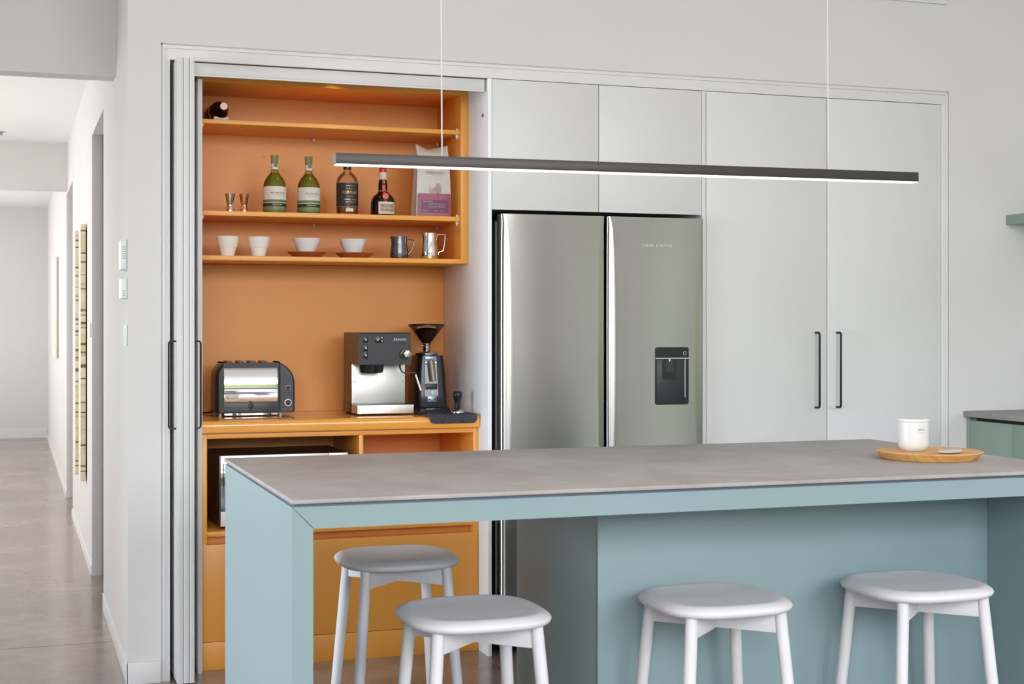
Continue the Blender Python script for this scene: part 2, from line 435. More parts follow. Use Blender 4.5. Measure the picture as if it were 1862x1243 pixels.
single('end_panel', MB().box(.6835, .7015, .08, .69, 0, 2.303, .0008), M['cab'], 'white upright panel between the folded door leaves and the ochre pantry', 'panel')
fp = thing('side_panel', 'tall pale panel standing between the ochre pantry and the steel refrigerator', 'panel', (1.847, .35, 0))
part('panel_board', MB().box(1.8395, 1.8555, 0, .69, 0, 2.3555, .0008), M['panelw'], fp)
part('screw_cap', MB().cyl((1.8396, .061, 2.212), .0075, -.006, 'X', 16), M['screw'], fp)
part('bolt_head', MB().cyl((1.8396, .030, .245), .004, -.002, 'X', 12), M['screw'], fp)
tk = thing('door_track', 'white track box across the top of the ochre pantry opening', 'door track', (1.24, .06, 2.304))
part('track_cover', MB().box(.66, 1.8285, .016, .028, 2.310, 2.3535, .001), M['cab'], tk)
part('track_rail', MB().box(.66, 1.8285, .016, .032, 2.303, 2.3098, .001).box(.66, 1.8285, .0285, .032, 2.31, 2.3535), M['wplastic'], tk)
part('track_end_cap', MB().box(1.8287, 1.8305, .016, .032, 2.303, 2.3535), M['gplastic'], tk)

# ------------------------------------------------------------------ ochre wall cabinet
UY0, UY1 = .27, .640
uc = thing('wall_cabinet', 'ochre open-shelved wall cabinet holding bottles and cups above the pantry bench', 'cabinet', (1.27, .45, 1.611))
part('side_panel', MB().box(.7025, .7205, UY0, UY1, 1.611, 2.345, .0008), M['orange'], uc)
part('side_panel', MB().box(1.8055, 1.8380, UY0, UY1, 1.611, 2.340, .0008), M['orange'], uc)
part('top_panel', MB().box(.7205, 1.8055, UY0, UY1, 2.325, 2.345, .0008), M['orange'], uc)
part('bottom_panel', MB().box(.7205, 1.8055, UY0, UY1, 1.611, 1.630, .0008), M['orange'], uc)
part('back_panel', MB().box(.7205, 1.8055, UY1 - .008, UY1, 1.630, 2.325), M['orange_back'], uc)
for z0, z1 in ((2.160, 2.177), (1.791, 1.810)):
    s = part('shelf', MB().box(.722, 1.8040, UY0 + .006, UY1 - .009, z0, z1, .0008), M['orange'], uc)
    for x, y, up in ((1.798, .300, 0), (1.798, .300, 1), (1.797, .60, 0), (1.245, UY1 - .016, 0), (.7255, .29, 0)):
        zz = z1 if up else z0
        part('shelf_pin', MB().box(x - .0065, x + .006, y - .007, y + .007, zz if up else zz - .012, zz + .007 if up else zz, .002)
             .cyl((x, y, zz - .012 if not up else zz + .004), .0035, -.006 if not up else .006, 'Z', 10), M['wplastic'], s)
for x, z in ((1.245, 2.02), (1.245, 1.96), (1.03, 2.075)): part('shelf_hole', MB().cyl((x, UY1 - .0078, z), .0035, -.002, 'Y', 10), M['goldd'], uc)
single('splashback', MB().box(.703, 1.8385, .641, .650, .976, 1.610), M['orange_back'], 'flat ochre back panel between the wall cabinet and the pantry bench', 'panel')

# ------------------------------------------------------------------ pantry bench and base cabinet
BY = .105
prof = [(.645, .9255), (.645, .9755)]
prof += [(BY + .020 - .020 * math.sin(a), .9555 + .020 * math.cos(a)) for a in [PI / 2 * k / 6 for k in range(7)]]
prof += [(BY + .008 - .008 * math.cos(a), .9335 - .008 * math.sin(a)) for a in [PI / 2 * k / 4 for k in range(5)]]
single('benchtop', MB().prism(prof, 'X', .7025, 1.8375), M['orange_gloss'], 'glossy ochre benchtop with rounded front edge under toaster and coffee machine', 'benchtop', sharp=25)
bc = thing('base_cabinet', 'ochre base cabinet with open niches and wide drawer under the pantry bench', 'cabinet', (1.27, .39, 0))
part('side_panel', MB().box(.7035, .7255, .130, .64, .110, .9245, .0008), M['orange'], bc)
part('side_panel', MB().box(1.8180, 1.8380, .130, .64, .110, .9245, .0008), M['orange'], bc)
part('top_panel', MB().box(.7255, 1.8180, .130, .64, .905, .9245, .0008), M['orange'], bc)
part('divider', MB().box(1.333, 1.350, .130, .632, .540, .905, .0008), M['orange'], bc)
part('niche_floor', MB().box(.7255, 1.8180, .130, .632, .521, .5395, .0008), M['orange'], bc)
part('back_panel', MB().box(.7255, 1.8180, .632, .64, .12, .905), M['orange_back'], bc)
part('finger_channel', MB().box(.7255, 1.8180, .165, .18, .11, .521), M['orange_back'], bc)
part('drawer', MB().box(.7045, 1.8370, .1255, .164, .1105, .4905, .0012), M['orange'], bc)
part('plinth', MB().box(.7045, 1.8370, .1280, .150, 0, .1085, .0008), M['orange'], bc)

# ------------------------------------------------------------------ refrigerator
F = thing('refrigerator', 'stainless french-door refrigerator with black water dispenser between white cabinets', 'refrigerator', (2.34, .3, 0))
part('cabinet_body', MB().box(1.8905, 2.785, .028, .66, .03, 1.785, .003), M['black'], F)
part('side_trim', MB().box(1.8855, 1.8895, .030, .05, .05, 1.775).box(1.900, 2.78, .02, .03, .03, .08), M['gplastic'], F)
def door_profile(x0, x1, yf, yb, e=.042):
    pts = [(x0, yb), (x1, yb)]
    n = 10
    for k in range(n + 1):
        a = PI / 2 * k / n; pts.append((x1 - e + e * math.cos(a), yf + .0165 - .0165 * math.sin(a)))
    m = 8
    for k in range(1, m):
        u = k / m; pts.append((x1 - e + (x0 + e - x1 + e) * u, yf - .0035 * math.sin(PI * u)))
    for k in range(n + 1):
        a = PI / 2 * (1 - k / n); pts.append((x0 + e - e * math.cos(a), yf + .0165 - .0165 * math.sin(a)))
    return pts
def door_slab(x0, x1, z0, z1):
    rings = []
    for k in range(25):
        u = k / 24; w = math.sin(PI * u) ** .45 if 0 < u < 1 else 0
        rings.append([(px, py, z0 + (z1 - z0) * u) for px, py in door_profile(x0, x1, -.0335 - .0015 * w, .022, .014 + .034 * w)])
    return MB().loft(rings)
dl = part('door', door_slab(1.8860, 2.3425, .620, 1.8035), M['steel'], F, 'left steel door', 25)
dr = part('door', door_slab(2.3515, 2.7990, .620, 1.8035), M['steel'], F, 'right steel door with dispenser', 25)
part('door_edge', MB().box(1.8868, 2.3417, .0225, .0275, .625, 1.800), M['black'], dl)
part('door_edge', MB().box(2.3523, 2.7982, .0225, .0275, .625, 1.800), M['black'], dr)
part('drawer', MB().prism(door_profile(1.8860, 2.7990, -.035, .022), 'Z', .085, .610), M['steel'], F, None, 20)
for hx in (1.905, 2.69): part('hinge_cover', MB().box(hx, hx + .095, .024, .12, 1.786, 1.800, .003), M['black'], F)
wd = part('water_dispenser', MB().prism(rrect(2.567, 2.7225, 1.014, 1.257, .010), 'Y', -.0415, -.030), M['blackm'], dr)
part('lettering', MB().text('FISHER & PAYKEL', 2.5785, 1.6855, -.0392, .137, .0105), M['whiteink'], dr)
single_parts = MB().box(2.5735, 2.7060, -.0425, -.0413, 1.022, 1.205, .0004)
part('recess', single_parts, M['char'], F).parent = dr
part('paddle', MB().prism(rrect(2.600, 2.662, 1.120, 1.205, .008), 'Y', -.0445, -.0426), M['black'], dr)
part('paddle', MB().prism(rrect(2.612, 2.652, 1.150, 1.204, .005), 'Y', -.0460, -.0446), M['char'], dr)
part('nozzle', MB().cyl((2.632, -.045, 1.196), .005, .012, 'Z', 14), M['screw'], dr)
part('dispenser_trim', MB().box(2.5675, 2.7220, -.0428, -.0412, 1.2085, 1.2115).box(2.7030, 2.7055, -.0432, -.0412, 1.045, 1.205), M['wplastic'], dr)
part('button', MB().lathe([(.0062, 0), (.0075, 0), (.0075, .0006), (.0062, .0006)], 0, 0, 20), M['whiteink'], dr)
btn = [o for o in dr.children if o.name.startswith('button')][0]
for v in btn.data.vertices:
    w = v.co + wloc(dr); v.co = Vector((2.703 + w.x, -.0420 - w.z, 1.231 + w.y)) - wloc(dr)

# ------------------------------------------------------------------ white cupboards
oc = thing('overhead_cupboard', 'white two-door cupboard directly above the refrigerator', 'cupboard', (2.33, .35, 1.822))
part('carcass', MB().box(1.858, 2.802, .021, .69, 1.826, 2.354), M['cab'], oc)
part('door', MB().box(1.8570, 2.3255, 0, .020, 1.8225, 2.3545, .0012), M['cab'], oc)
part('door', MB().box(2.3285, 2.8025, 0, .020, 1.8225, 2.3545, .0012), M['cab'], oc)
single('side_panel', MB().box(2.8050, 2.8240, 0, .69, 0, 2.3555, .0008), M['cab'], 'narrow white upright between the refrigerator and the tall double cupboard', 'panel')
tc = thing('tall_cupboard', 'tall white double-door cupboard with two black pull handles', 'cupboard', (3.42, .35, 0))
part('carcass', MB().box(2.828, 4.012, .021, .69, .09, 2.354), M['cab'], tc)
part('plinth', MB().box(2.828, 4.012, .05, .07, 0, .089), M['cab'], tc)
d1 = part('door', MB().box(2.8265, 3.4165, 0, .020, .09, 2.3545, .0012), M['cab'], tc)
d2 = part('door', MB().box(3.4195, 4.0130, 0, .020, .09, 2.3545, .0012), M['cab'], tc)
part('handle', dhandle('Y', (3.361, 0), -1, .987, 1.317, .034, r=.0050), M['blackm'], d1)
part('handle', dhandle('Y', (3.468, 0), -1, .987, 1.317, .034, r=.0050), M['blackm'], d2)

# ------------------------------------------------------------------ right hand bench and shelf
rb = thing('base_cabinet', 'sage green base cabinet along the right wall under a grey benchtop', 'cabinet', (4.45, -1.2, 0))
part('carcass', MB().box(4.170, RX - .003, -2.6, -.003, .10, .922), M['sage_d'], rb)
part('end_stile', MB().box(4.150, 4.169, -.024, -.003, .0, .922, .0008), M['sage_d'], rb)
for k in range(4):
    y1 = -.026 - k * .303 ; part('door', MB().box(4.150, 4.169, y1 - .3005, y1, .10, .915, .001), M['sage_d'], rb)
part('plinth', MB().box(4.19, 4.2, -2.6, -.024, 0, .099), M['sage_d'], rb)
part('finger_rail', MB().box(4.1695, 4.172, -2.6, -.05, .9152, .930), M['dark'], rb)
single('benchtop', MB().box(4.133, RX - .003, -2.62, -.002, .9315, .957, .0015), M['stone2'], 'grey stone benchtop on the sage cabinet along the right wall', 'benchtop')
single('wall_shelf', MB().box(4.367, RX - .002, -2.4, -.002, 1.815, 1.860, .001), M['sage_d'], 'dark sage floating shelf on the right wall above the side bench', 'shelf')
av = thing('air_vent', 'white vent panel high on the wall over the tall cupboard', 'vent', (3.5, -.006, 2.812))
part('frame', MB().box(2.9, 4.036, -.012, -.001, 2.812, 2.835, .002).box(2.9, 4.036, -.012, -.001, 3.02, 3.043, .002).box(2.9, 2.923, -.012, -.001, 2.835, 3.02).box(4.013, 4.036, -.012, -.001, 2.835, 3.02), M['wplastic'], av)
sl = MB()
for k in range(9): sl.box(2.925, 4.011, -.009, -.002, 2.842 + k * .02, 2.851 + k * .02, .001)
part('slats', sl, M['wplastic'], av)

# ------------------------------------------------------------------ island
IX0, IX1, IY0, IY1 = .597, 2.805, -2.388, -1.290
isl = thing('kitchen_island', 'sage green island bench with open left leg frame and recessed body', 'island', (1.7, -1.84, 0))
mitre = MB().prism([(IX0 + .002, 0), (IX0 + .050, 0), (IX0 + .050, .8895), (IX0 + .002, .9395)], 'Y', IY0 + .008, IY1 - .008)
part('end_panel', mitre, M['sage'], isl)
part('end_panel', MB().prism([(IX1 - .002, 0), (IX1 - .050, 0), (IX1 - .050, .8895), (IX1 - .002, .9395)], 'Y', IY0 + .008, IY1 - .008), M['sage'], isl)
part('top_frame', MB().prism([(IX0 + .003, .9395), (IX0 + .0525, .8895), (IX1 - .0525, .8895), (IX1 - .003, .9395)], 'Y', IY0 + .008, IY1 - .008), M['sage'], isl)
part('shadow_strip', MB().box(IX0 + .006, IX1 - .006, IY0 + .013, IY1 - .013, .9395, .9468), M['gapblue'], isl)
bx0, by0 = 1.500, -1.998
part('body_panel', MB().box(bx0, IX1 - .051, by0, by0 + .018, .0, .889, .0008), M['sage'], isl, 'recessed front panel of the island')
part('body_side', MB().box(bx0, bx0 + .018, by0 + .0185, IY1 - .04, .0, .889, .0008), M['sage'], isl)
part('body_back', MB().box(bx0 + .0185, IX1 - .051, IY1 - .06, IY1 - .041, .0, .889), M['sage'], isl)
single('benchtop', MB().box(IX0, IX1, IY0, IY1, .947, .957, .0018), M['stone'], 'long grey stone slab on top of the sage green island', 'benchtop')

# ------------------------------------------------------------------ stools
def superell(a, n, z, cx=0, cy=0, N=56):
    out = []
    for k in range(N):
        t = 2 * PI * k / N; c, s = math.cos(t), math.sin(t)
        out.append((cx + a * math.copysign(abs(c) ** (2 / n), c), cy + a * math.copysign(abs(s) ** (2 / n), s), z))
    return out
def make_stool(loc, label):
    r = thing('bar_stool', label, 'stool', loc, 'pale grey wooden bar stools around the island')
    x, y, _ = loc
    A = .183; n = 3.0
    prof = [(.70, .6185), (.90, .6190), (.955, .6212), (.985, .6258), (1.0, .6330), (.992, .6370), (.965, .6418), (.925, .6464), (.885, .6490), (.845, .6497), (.80, .6486), (.72, .6462), (.55, .6438), (.30, .6424), (.08, .6420)]
    part('seat', MB().loft([superell(A * s, n, z, x, y) for s, z in prof]), M['stool'], r, None, 60)
    for sx in (-1, 1):
        for sy in (-1, 1):
            a, b = .124, .172
            pts = []
            rr = []
            for k in range(8):
                u = k / 7; q = a + (b - a) * u
                pts.append((x + sx * q, y + sy * q, .622 * (1 - u) + .004 * u)); rr.append(.0158 + .0006 * math.sin(PI * u) - .002 * u * u)
            part('leg', MB().tube(pts, rr, 18), M['stool'], r)
    for s in (1, -1):
        b = MB(); L = .124 * math.sqrt(2) - .008
        b.box(x - L, x + L, y - .010, y + .010, .566, .6175, .0015)
        bmesh.ops.rotate(b.bm, verts=list(b.bm.verts), cent=Vector((x, y, 0)), matrix=Matrix.Rotation(s * PI / 4, 3, 'Z'))
        part('cross_brace', b, M['stool'], r)
    return r
s0 = make_stool((1.084, -2.191, 0), 'bar stool overlapping the refrigerator foot, in front of the open island frame')
copy_tree(s0, (1.121, -1.291, 0), 'bar stool seen through the open island frame, against the ochre drawer')
copy_tree(s0, (1.732, -2.227, 0), 'middle bar stool in front of the recessed island panel')
copy_tree(s0, (2.349, -2.224, 0), 'rightmost bar stool, overlapping the dark right end of the island')

# ------------------------------------------------------------------ tray, canister, stone
TX, TY, TZ = 2.560, -1.985, .9575
single('serving_tray', MB().lathe([(0, TZ), (.134, TZ), (.137, TZ + .002), (.150, TZ + .019), (.153, TZ + .0215), (.152, TZ + .0235), (.149, TZ + .0235), (.1465, TZ + .0225), (0, TZ + .0225)], TX, TY, 72), M['bamboo'],
       'round bamboo serving tray on the right end of the island', 'tray')
CX, CY, Z0 = 2.516, -1.969, TZ + .0232
cn = thing('canister', 'white lidded canister with small black lettering on the bamboo tray', 'canister', (CX, CY, Z0))
part('body', MB().lathe([(0, Z0), (.030, Z0), (.034, Z0 + .003), (.041, Z0 + .009), (.0442, Z0 + .018), (.0447, Z0 + .03), (.0447, Z0 + .0855), (0, Z0 + .0855)], CX, CY, 56), M['white_cer'], cn)
part('lid', MB().lathe([(0, Z0 + .086), (.0462, Z0 + .086), (.0468, Z0 + .088), (.0468, Z0 + .0925), (.0455, Z0 + .0945), (.041, Z0 + .095), (0, Z0 + .0955)], CX, CY, 56), M['white_cer'], cn)
part('lettering', MB().text('yaiu', CX - .0035, Z0 + .064, 0, .0205, .010, (CX, CY, .0449)).text('- - - - -', CX - .0035, Z0 + .0555, 0, .019, .0009, (CX, CY, .0449)), M['ink'], cn)
pb = MB(); 
rings = []
for s, z in ((.55, 0), (.86, .002), (.98, .005), (.96, .008), (.80, .0105), (.45, .012), (.06, .0125)):
    rings.append([(2.563 + .0405 * s * math.cos(t) * (1 + .06 * math.sin(2 * t + .5)), -2.080 + .026 * s * math.sin(t) * (1 + .08 * math.cos(3 * t)), TZ + .0232 + z + .0008 * math.cos(t)) for t in [2 * PI * k / 32 for k in range(32)]])
single('flat_stone', pb.loft(rings), M['pebble'], 'flat pale stone lying beside the canister on the tray', 'stone', sharp=80)

# ------------------------------------------------------------------ pendant
PY = -1.84
pn = thing('pendant_light', 'slim dark linear pendant light hanging over the island on two thin cords', 'pendant light', (1.71, PY, 1.779))
PX0, PX1 = .812, 2.612
part('housing', MB().box(PX0, PX1, PY - .0175, PY + .0175, 1.7815, 1.8100, .0008), M['pend'], pn)
part('end_cap', MB().box(PX0 - .0015, PX0, PY - .0172, PY + .0172, 1.782, 1.8095), M['pendcap'], pn)
part('diffuser', MB().box(PX0 + .002, PX1 - .002, PY - .0160, PY + .0160, 1.7788, 1.7813), M['led'], pn)
for x in (1.108, 2.308):
    part('cord', MB().cyl((x, PY, 1.8101), .0019, CZ - 1.8130, 'Z', 8), M['cord'], pn)

pn.rotation_euler = (0, -.0054, 0)          # hangs very slightly out of level

# ------------------------------------------------------------------ shelf things
SY = .350
S1, S2, S3 = 2.1775, 1.8105, 1.6305
def jig(x, mat, label):
    prof = [(0, 0), (.0165, 0), (.0168, .001), (.0125, .024), (.0110, .0275), (.0125, .031), (.0200, .072), (.0208, .0745), (.0198, .0745), (.0120, .034), (0, .033)]
    single('jigger', MB().lathe([(r, S2 + z) for r, z in prof], x, SY, 36), mat, label, 'jigger', sharp=50)
jig(.846, M['jigger'], 'silver hourglass jigger on the bottle shelf')
jig(.903, M['copper'], 'copper hourglass jigger on the bottle shelf')

def gin(x, label):
    g = thing('spirits_bottle', label, 'bottle', (x, SY, S2), 'green glass bottles on the pantry shelf')
    R = .0470
    P = [(0, .0), (R - .004, 0), (R, .004), (R, .108), (R - .0012, .118), (R - .006, .133), (R - .014, .147), (R - .024, .159), (.0165, .168), (.0138, .176), (.0136, .205), (0, .205)]
    part('glass', MB().lathe([(r, S2 + z) for r, z in P], x, SY, 44), M['greenglass'], g, None, 60)
    q = [(0, .004), (R - .004, .004), (R - .003, .107), (R - .0065, .125), (R - .016, .143), (R - .027, .156), (.012, .166), (0, .168)]
    part('liquid', MB().lathe([(r, S2 + z) for r, z in q], x, SY, 40), M['gin_liquid'], g, None, 60)
    part('stopper', MB().lathe([(0, S2 + .206), (.0150, S2 + .206), (.0152, S2 + .226), (.0162, S2 + .227), (.0162, S2 + .2375), (.0150, S2 + .239), (0, S2 + .239)], x, SY, 28), M['goldd'], g)
    part('seal_strip', MB().wraplabel(x, SY, .0166, -.35, .55, S2 + .190, S2 + .2385, 8), M['sealgreen'], g)
    part('neck_label', MB().wraplabel(x, SY, .0141, -PI, PI, S2 + .180, S2 + .204, 28), M['whitepaper'], g)
    lb = part('label', MB().wraplabel(x, SY, R + .0005, -1.75, 1.9, S2 + .002, S2 + .108, 40), M['ginlabel'], g)
    part('lettering', MB().text('ARCHIE ROSE', x + .007, S2 + .0810, 0, .066, .0072, (x, SY, R + .0009)), M['ink'], lb)
    part('small_print', MB().text('DISTILLING CO.', x + .007, S2 + .0715, 0, .038, .0022, (x, SY, R + .0009)), M['ink'], lb)
    part('band_print', MB().text('SIGNATURE', x + .004, S2 + .0335, 0, .040, .0045, (x, SY, R + .0009)), M['paper'], lb)
    part('small_print', MB().text('700ml  40% alc/vol', x + .01, S2 + .0225, 0, .05, .0024, (x, SY, R + .0009)), M['paper'], lb)
    return g
M['sealgreen'] = paint('green_seal', (.13, .22, .10), .5, var=.2, scale=150)
M['ginlabel'] = band_label('gin_label', [(.0, lin((92, 104, 66))), (.010, lin((116, 128, 86))), (.026, lin((50, 56, 30))), (.040, lin((196, 206, 160))), (.043, lin((96, 126, 92))), (.054, lin((222, 214, 204)))])
gin(1.028, 'left green glass spirits bottle with white label on the shelf')
gin(1.170, 'right green glass spirits bottle with white label, nearest the dark-labelled bottle')

# dark-labelled clear bottle
x = 1.333
g = thing('spirits_bottle', 'clear spirits bottle with black and gold label under the pendant bar', 'bottle', (x, SY, S2))
R = .0455
P = [(0, 0), (R - .007, 0), (R - .003, .003), (R, .012), (R, .138), (R - .003, .150), (R - .010, .163), (R - .020, .173), (.0185, .179), (.0155, .183), (.0150, .190), (0, .190)]
part('glass', MB().lathe([(r, S2 + z) for r, z in P], x, SY, 44), M['clearglass'], g, None, 60)
part('liquid', MB().lathe([(0, S2 + .012), (R - .004, S2 + .012), (R - .004, S2 + .130), (0, S2 + .130)], x, SY, 40), M['amber'], g)
part('collar', MB().lathe([(0, S2 + .1905), (.0160, S2 + .1905), (.0168, S2 + .196), (.0168, S2 + .201), (0, S2 + .201)], x, SY, 28), M['black'], g)
part('stopper', MB().lathe([(0, S2 + .2012), (.0172, S2 + .2012), (.0172, S2 + .218), (.0165, S2 + .220), (0, S2 + .220)], x, SY, 28), M['wplastic'], g)
lb = part('label', MB().wraplabel(x, SY, R + .0005, -1.7, 1.65, S2 + .032, S2 + .134, 40), M['blacklabel'], g)
W_ = (x, SY, R + .0010)
for body, dz, w, h, mt_ in (('FOUR PILLARS', .0925, .066, .0115, 'gold'), ('BARREL AGED', .0625, .056, .0055, 'gold'), ('* * * *', .107, .036, .004, 'gold'), ('DISTILLED IN', .1195, .038, .0035, 'gold'), ('GIN  700 ML', .052, .048, .004, 'gold'), ('RARE', .076, .030, .005, 'goldd')):
    part('lettering', MB().text(body, x + .004, S2 + dz, 0, w, h, W_), M[mt_], lb)
for za, zb in ((.0325, .0345), (.1315, .1335)): part('gold_line', MB().wraplabel(x, SY, R + .0008, -1.7, 1.65, S2 + za, S2 + zb, 30), M['goldd'], lb)
part('base_print', MB().wraplabel(x, SY, R + .0004, -.35, .35, S2 + .012, S2 + .026, 10), M['paper'], g)

# liqueur bottle
x = 1.486
g = thing('liqueur_bottle', 'dark squat liqueur bottle with red neck and ribbon on the shelf', 'bottle', (x, SY, S2))
R = .0520
P = [(0, 0), (R - .003, 0), (R, .004), (R - .0005, .055), (R - .003, .068), (R - .010, .081), (R - .021, .091), (.0235, .097), (.0195, .104), (.0190, .112), (.0195, .120), (.0195, .132), (.0172, .146), (.0150, .153), (0, .153)]
part('glass', MB().lathe([(r, S2 + z) for r, z in P], x, SY, 44), M['darkglass'], g, None, 60)
part('neck_wrap', MB().lathe([(.0150, S2 + .1532), (.0156, S2 + .155), (.0156, S2 + .184), (0, S2 + .184)], x, SY, 28), M['paper'], g)
part('cap', MB().lathe([(.0146, S2 + .1842), (.0148, S2 + .185), (.0148, S2 + .205), (.0138, S2 + .2065), (0, S2 + .2065)], x, SY, 28), M['red'], g)
rb_ = MB().lathe([(.0196, S2 + .100), (.0204, S2 + .101), (.0204, S2 + .106), (.0196, S2 + .107)], x, SY, 30)
for (z0, z1, r0, r1, hw) in ((.107, .151, .0206, .0163, .0055), (.088, .100, .034, .021, .006), (.060, .088, .0508, .036, .006)):
    v = [rb_.bm.verts.new((x + s * hw, SY - rr - .0008, S2 + zz)) for s, zz, rr in ((-1, z0, r0), (1, z0, r0), (1, z1, r1), (-1, z1, r1))]
    rb_.bm.faces.new(v)
part('ribbon', rb_, M['redneck'], g)
part('wax_seal', MB().cyl((x, SY - .0455, S2 + .080), .0135, -.004, 'Y', 20), M['redneck'], g)
lb = part('label', MB().wraplabel(x + 0, SY, R + .0006, -.60, .95, S2 + .006, S2 + .057, 24), M['paper'], g)
part('label_panel', MB().wraplabel(x, SY, R + .0010, -.42, .78, S2 + .017, S2 + .048, 20), M['goldd'], lb)
part('lettering', MB().text('Grand Marnier', x + .0095, S2 + .032, 0, .055, .0125, (x, SY, R + .0016)), M['whitepaper'], lb)
part('small_print', MB().text('LIQUEUR', x + .0095, S2 + .043, 0, .034, .004, (x, SY, R + .0016)), M['whitepaper'], lb)
part('small_print', MB().text('CORDON ROUGE', x + .0095, S2 + .0115, 0, .040, .003, (x, SY, R + .0012)), M['goldd'], lb)

# coffee bag
x = 1.698
BYF, BYB = .315, .405
bg = thing('coffee_bag', 'white and plum coffee bag with tree print at the right end of the shelf', 'coffee bag', (x, .36, S2))
rings = []
bx = [(-.076, .079), (-.0745, .0775), (-.072, .0775), (-.069, .0765), (-.066, .075), (-.066, .0735)]
bz = [0, .035, .09, .16, .22, .262]
for k, ((a, b), z) in enumerate(zip(bx, bz)):
    u = k / 5; yf = BYF + .022 * u ** 1.5; yb = BYB - .030 * u ** 1.5
    ring = []
    for t in range(9): ring.append((x + a + (b - a) * t / 8, yf - .008 * math.sin(PI * t / 8) * (1 - u * .3) + .002 * math.sin(5 * t + k), S2 + z))
    for t in range(1, 6): ring.append((x + b - .006 * math.sin(PI * t / 6), yf + (yb - yf) * t / 6, S2 + z))
    for t in range(9): ring.append((x + b + (a - b) * t / 8, yb + .004 * math.sin(PI * t / 8), S2 + z))
    for t in range(1, 6): ring.append((x + a + (.008 if k < 5 else .002) * math.sin(PI * t / 6), yb + (yf - yb) * t / 6, S2 + z))
    rings.append(ring)
top = []
for i, (px, py, pz) in enumerate(rings[-1]):
    u = (px - x + .066) / .14
    edge = abs(u - .5) * 2
    top.append((px, .362 + (py - .362) * .25, S2 + .288 + .022 * max(0, edge - .35) / .65))
part('pouch', MB().loft(rings + [top]), M['bag'], bg, None, 60)
def bagfront(u, z):            # point on the bag front, u 0..1 across, z height
    k = 0
    while k < 4 and z > bz[k + 1]: k += 1
    q = (z - bz[k]) / (bz[k + 1] - bz[k]); a = bx[k][0] * (1 - q) + bx[k + 1][0] * q; b = bx[k][1] * (1 - q) + bx[k + 1][1] * q
    uu = (k + q) / 5
    return Vector((x + a + (b - a) * u, BYF + .022 * uu ** 1.5 - .0118 - .006 * math.sin(PI * u) * .55 + (.004 if u < .05 or u > .95 else 0), S2 + z))
def bagpatch(u0, u1, z0, z1, lift=0., n=8, m=4):
    mb = MB(); gr = [[mb.bm.verts.new(bagfront(u0 + (u1 - u0) * i / n, z0 + (z1 - z0) * j / m) - Vector((0, lift, 0))) for i in range(n + 1)] for j in range(m + 1)]
    for j in range(m):
        for i in range(n): mb.bm.faces.new((gr[j][i], gr[j][i + 1], gr[j + 1][i + 1], gr[j + 1][i]))
    return mb
part('printed_band', bagpatch(.02, .98, .004, .0975), M['plum'], bg)
lab = part('label', bagpatch(.11, .90, .016, .070, .0009), M['purple'], bg)
def bagtext(body, u, z, w, h, lift):
    p = bagfront(u, z); return MB().text(body, p.x, p.z, p.y - lift, w, h)
part('lettering', bagtext('BEL CREMA', .30, .0635, .040, .0042, .0032), M['whiteink'], lab)
for zz, ww in ((.054, .07), (.0485, .072), (.043, .074), (.0375, .066)):
    part('small_print', bagtext('specialty coffee roasters blend', .56, zz, ww, .0026, .0035), M['whiteink'], lab)
part('small_print', bagtext('1 kg', .22, .024, .016, .0048, .0030), M['whiteink'], lab)
part('small_print', bagtext('ground   beans', .60, .0245, .040, .003, .0035), M['whiteink'], lab)
part('logo', bagtext('belaroma', .52, .190, .078, .0165, .0035), M['greyink'], bg)
part('logo_line', bagtext('A  COFFEE  ROASTERS', .52, .174, .046, .003, .0035), M['greyink'], bg)
tr = MB()
c0 = bagfront(.60, .085); yy = c0.y - .0042
def stick(x0, z0, x1, z1, w):
    d = Vector((x1 - x0, 0, z1 - z0)); nn = Vector((-d.z, 0, d.x)).normalized() * w
    vs = [tr.bm.verts.new(Vector((xx, yy, zz)) + s) for xx, zz, s in ((x0, z0, nn), (x1, z1, nn), (x1, z1, -nn), (x0, z0, -nn))]
    tr.bm.faces.new(vs)
stick(c0.x, S2 + .082, c0.x, S2 + .140, .0006)
for k in range(9):
    z = S2 + .098 + k * .0050; L = .0155 * math.sin(PI * (k + 2.6) / 12)
    for s in (-1, 1):
        stick(c0.x, z, c0.x + s * L, z + .0035, .0004); stick(c0.x + s * L * .65, z + .0022, c0.x + s * L * .85, z + .0042, .0006); stick(c0.x + s * L * .35, z + .0012, c0.x + s * L * .5, z + .0038, .0005)
part('tree_print', tr, M['ink'], bg)
tr = MB()
for dx, h in ((-.024, .020), (-.036, .036), (-.017, .026)):
    stick(c0.x + dx, S2 + .098, c0.x + dx, S2 + .098 + h, .0004)
    for k in range(4):
        zq = S2 + .102 + h * k / 5
        for s in (-1, 1): stick(c0.x + dx, zq, c0.x + dx + s * .005, zq + .004, .0005)
part('tree_print', tr, M['redneck'], bg, 'small red saplings printed beside the tree')

# wine bottle lying on a small cradle
wb_ = thing('wine_bottle', 'dark wine bottle lying on the top shelf with its neck forward', 'bottle', (.79, .45, S1 + .018))
prof = [(0, 0), (.036, 0), (.0385, .004), (.0388, .168), (.0375, .184), (.032, .198), (.023, .210), (.0165, .216), (.0148, .228), (.0146, .300), (.0160, .302), (.0160, .310), (0, .310)]
def lay(mb):
    Rm = Matrix.Rotation(math.radians(90), 3, 'X')
    for v in mb.bm.verts:
        v.co = Matrix.Rotation(math.radians(.6), 3, 'Z') @ (Rm @ v.co) + Vector((.8095, .600, S1 + .0555))
    return mb
part('glass', lay(MB().lathe(prof, 0, 0, 40)), M['darkglass'], wb_, None, 60)
part('capsule', lay(MB().lathe([(.0150, .235), (.0152, .2355), (.0152, .301), (.0165, .3015), (.0165, .3105), (.0156, .3110)], 0, 0, 28)), M['darkglass'], wb_)
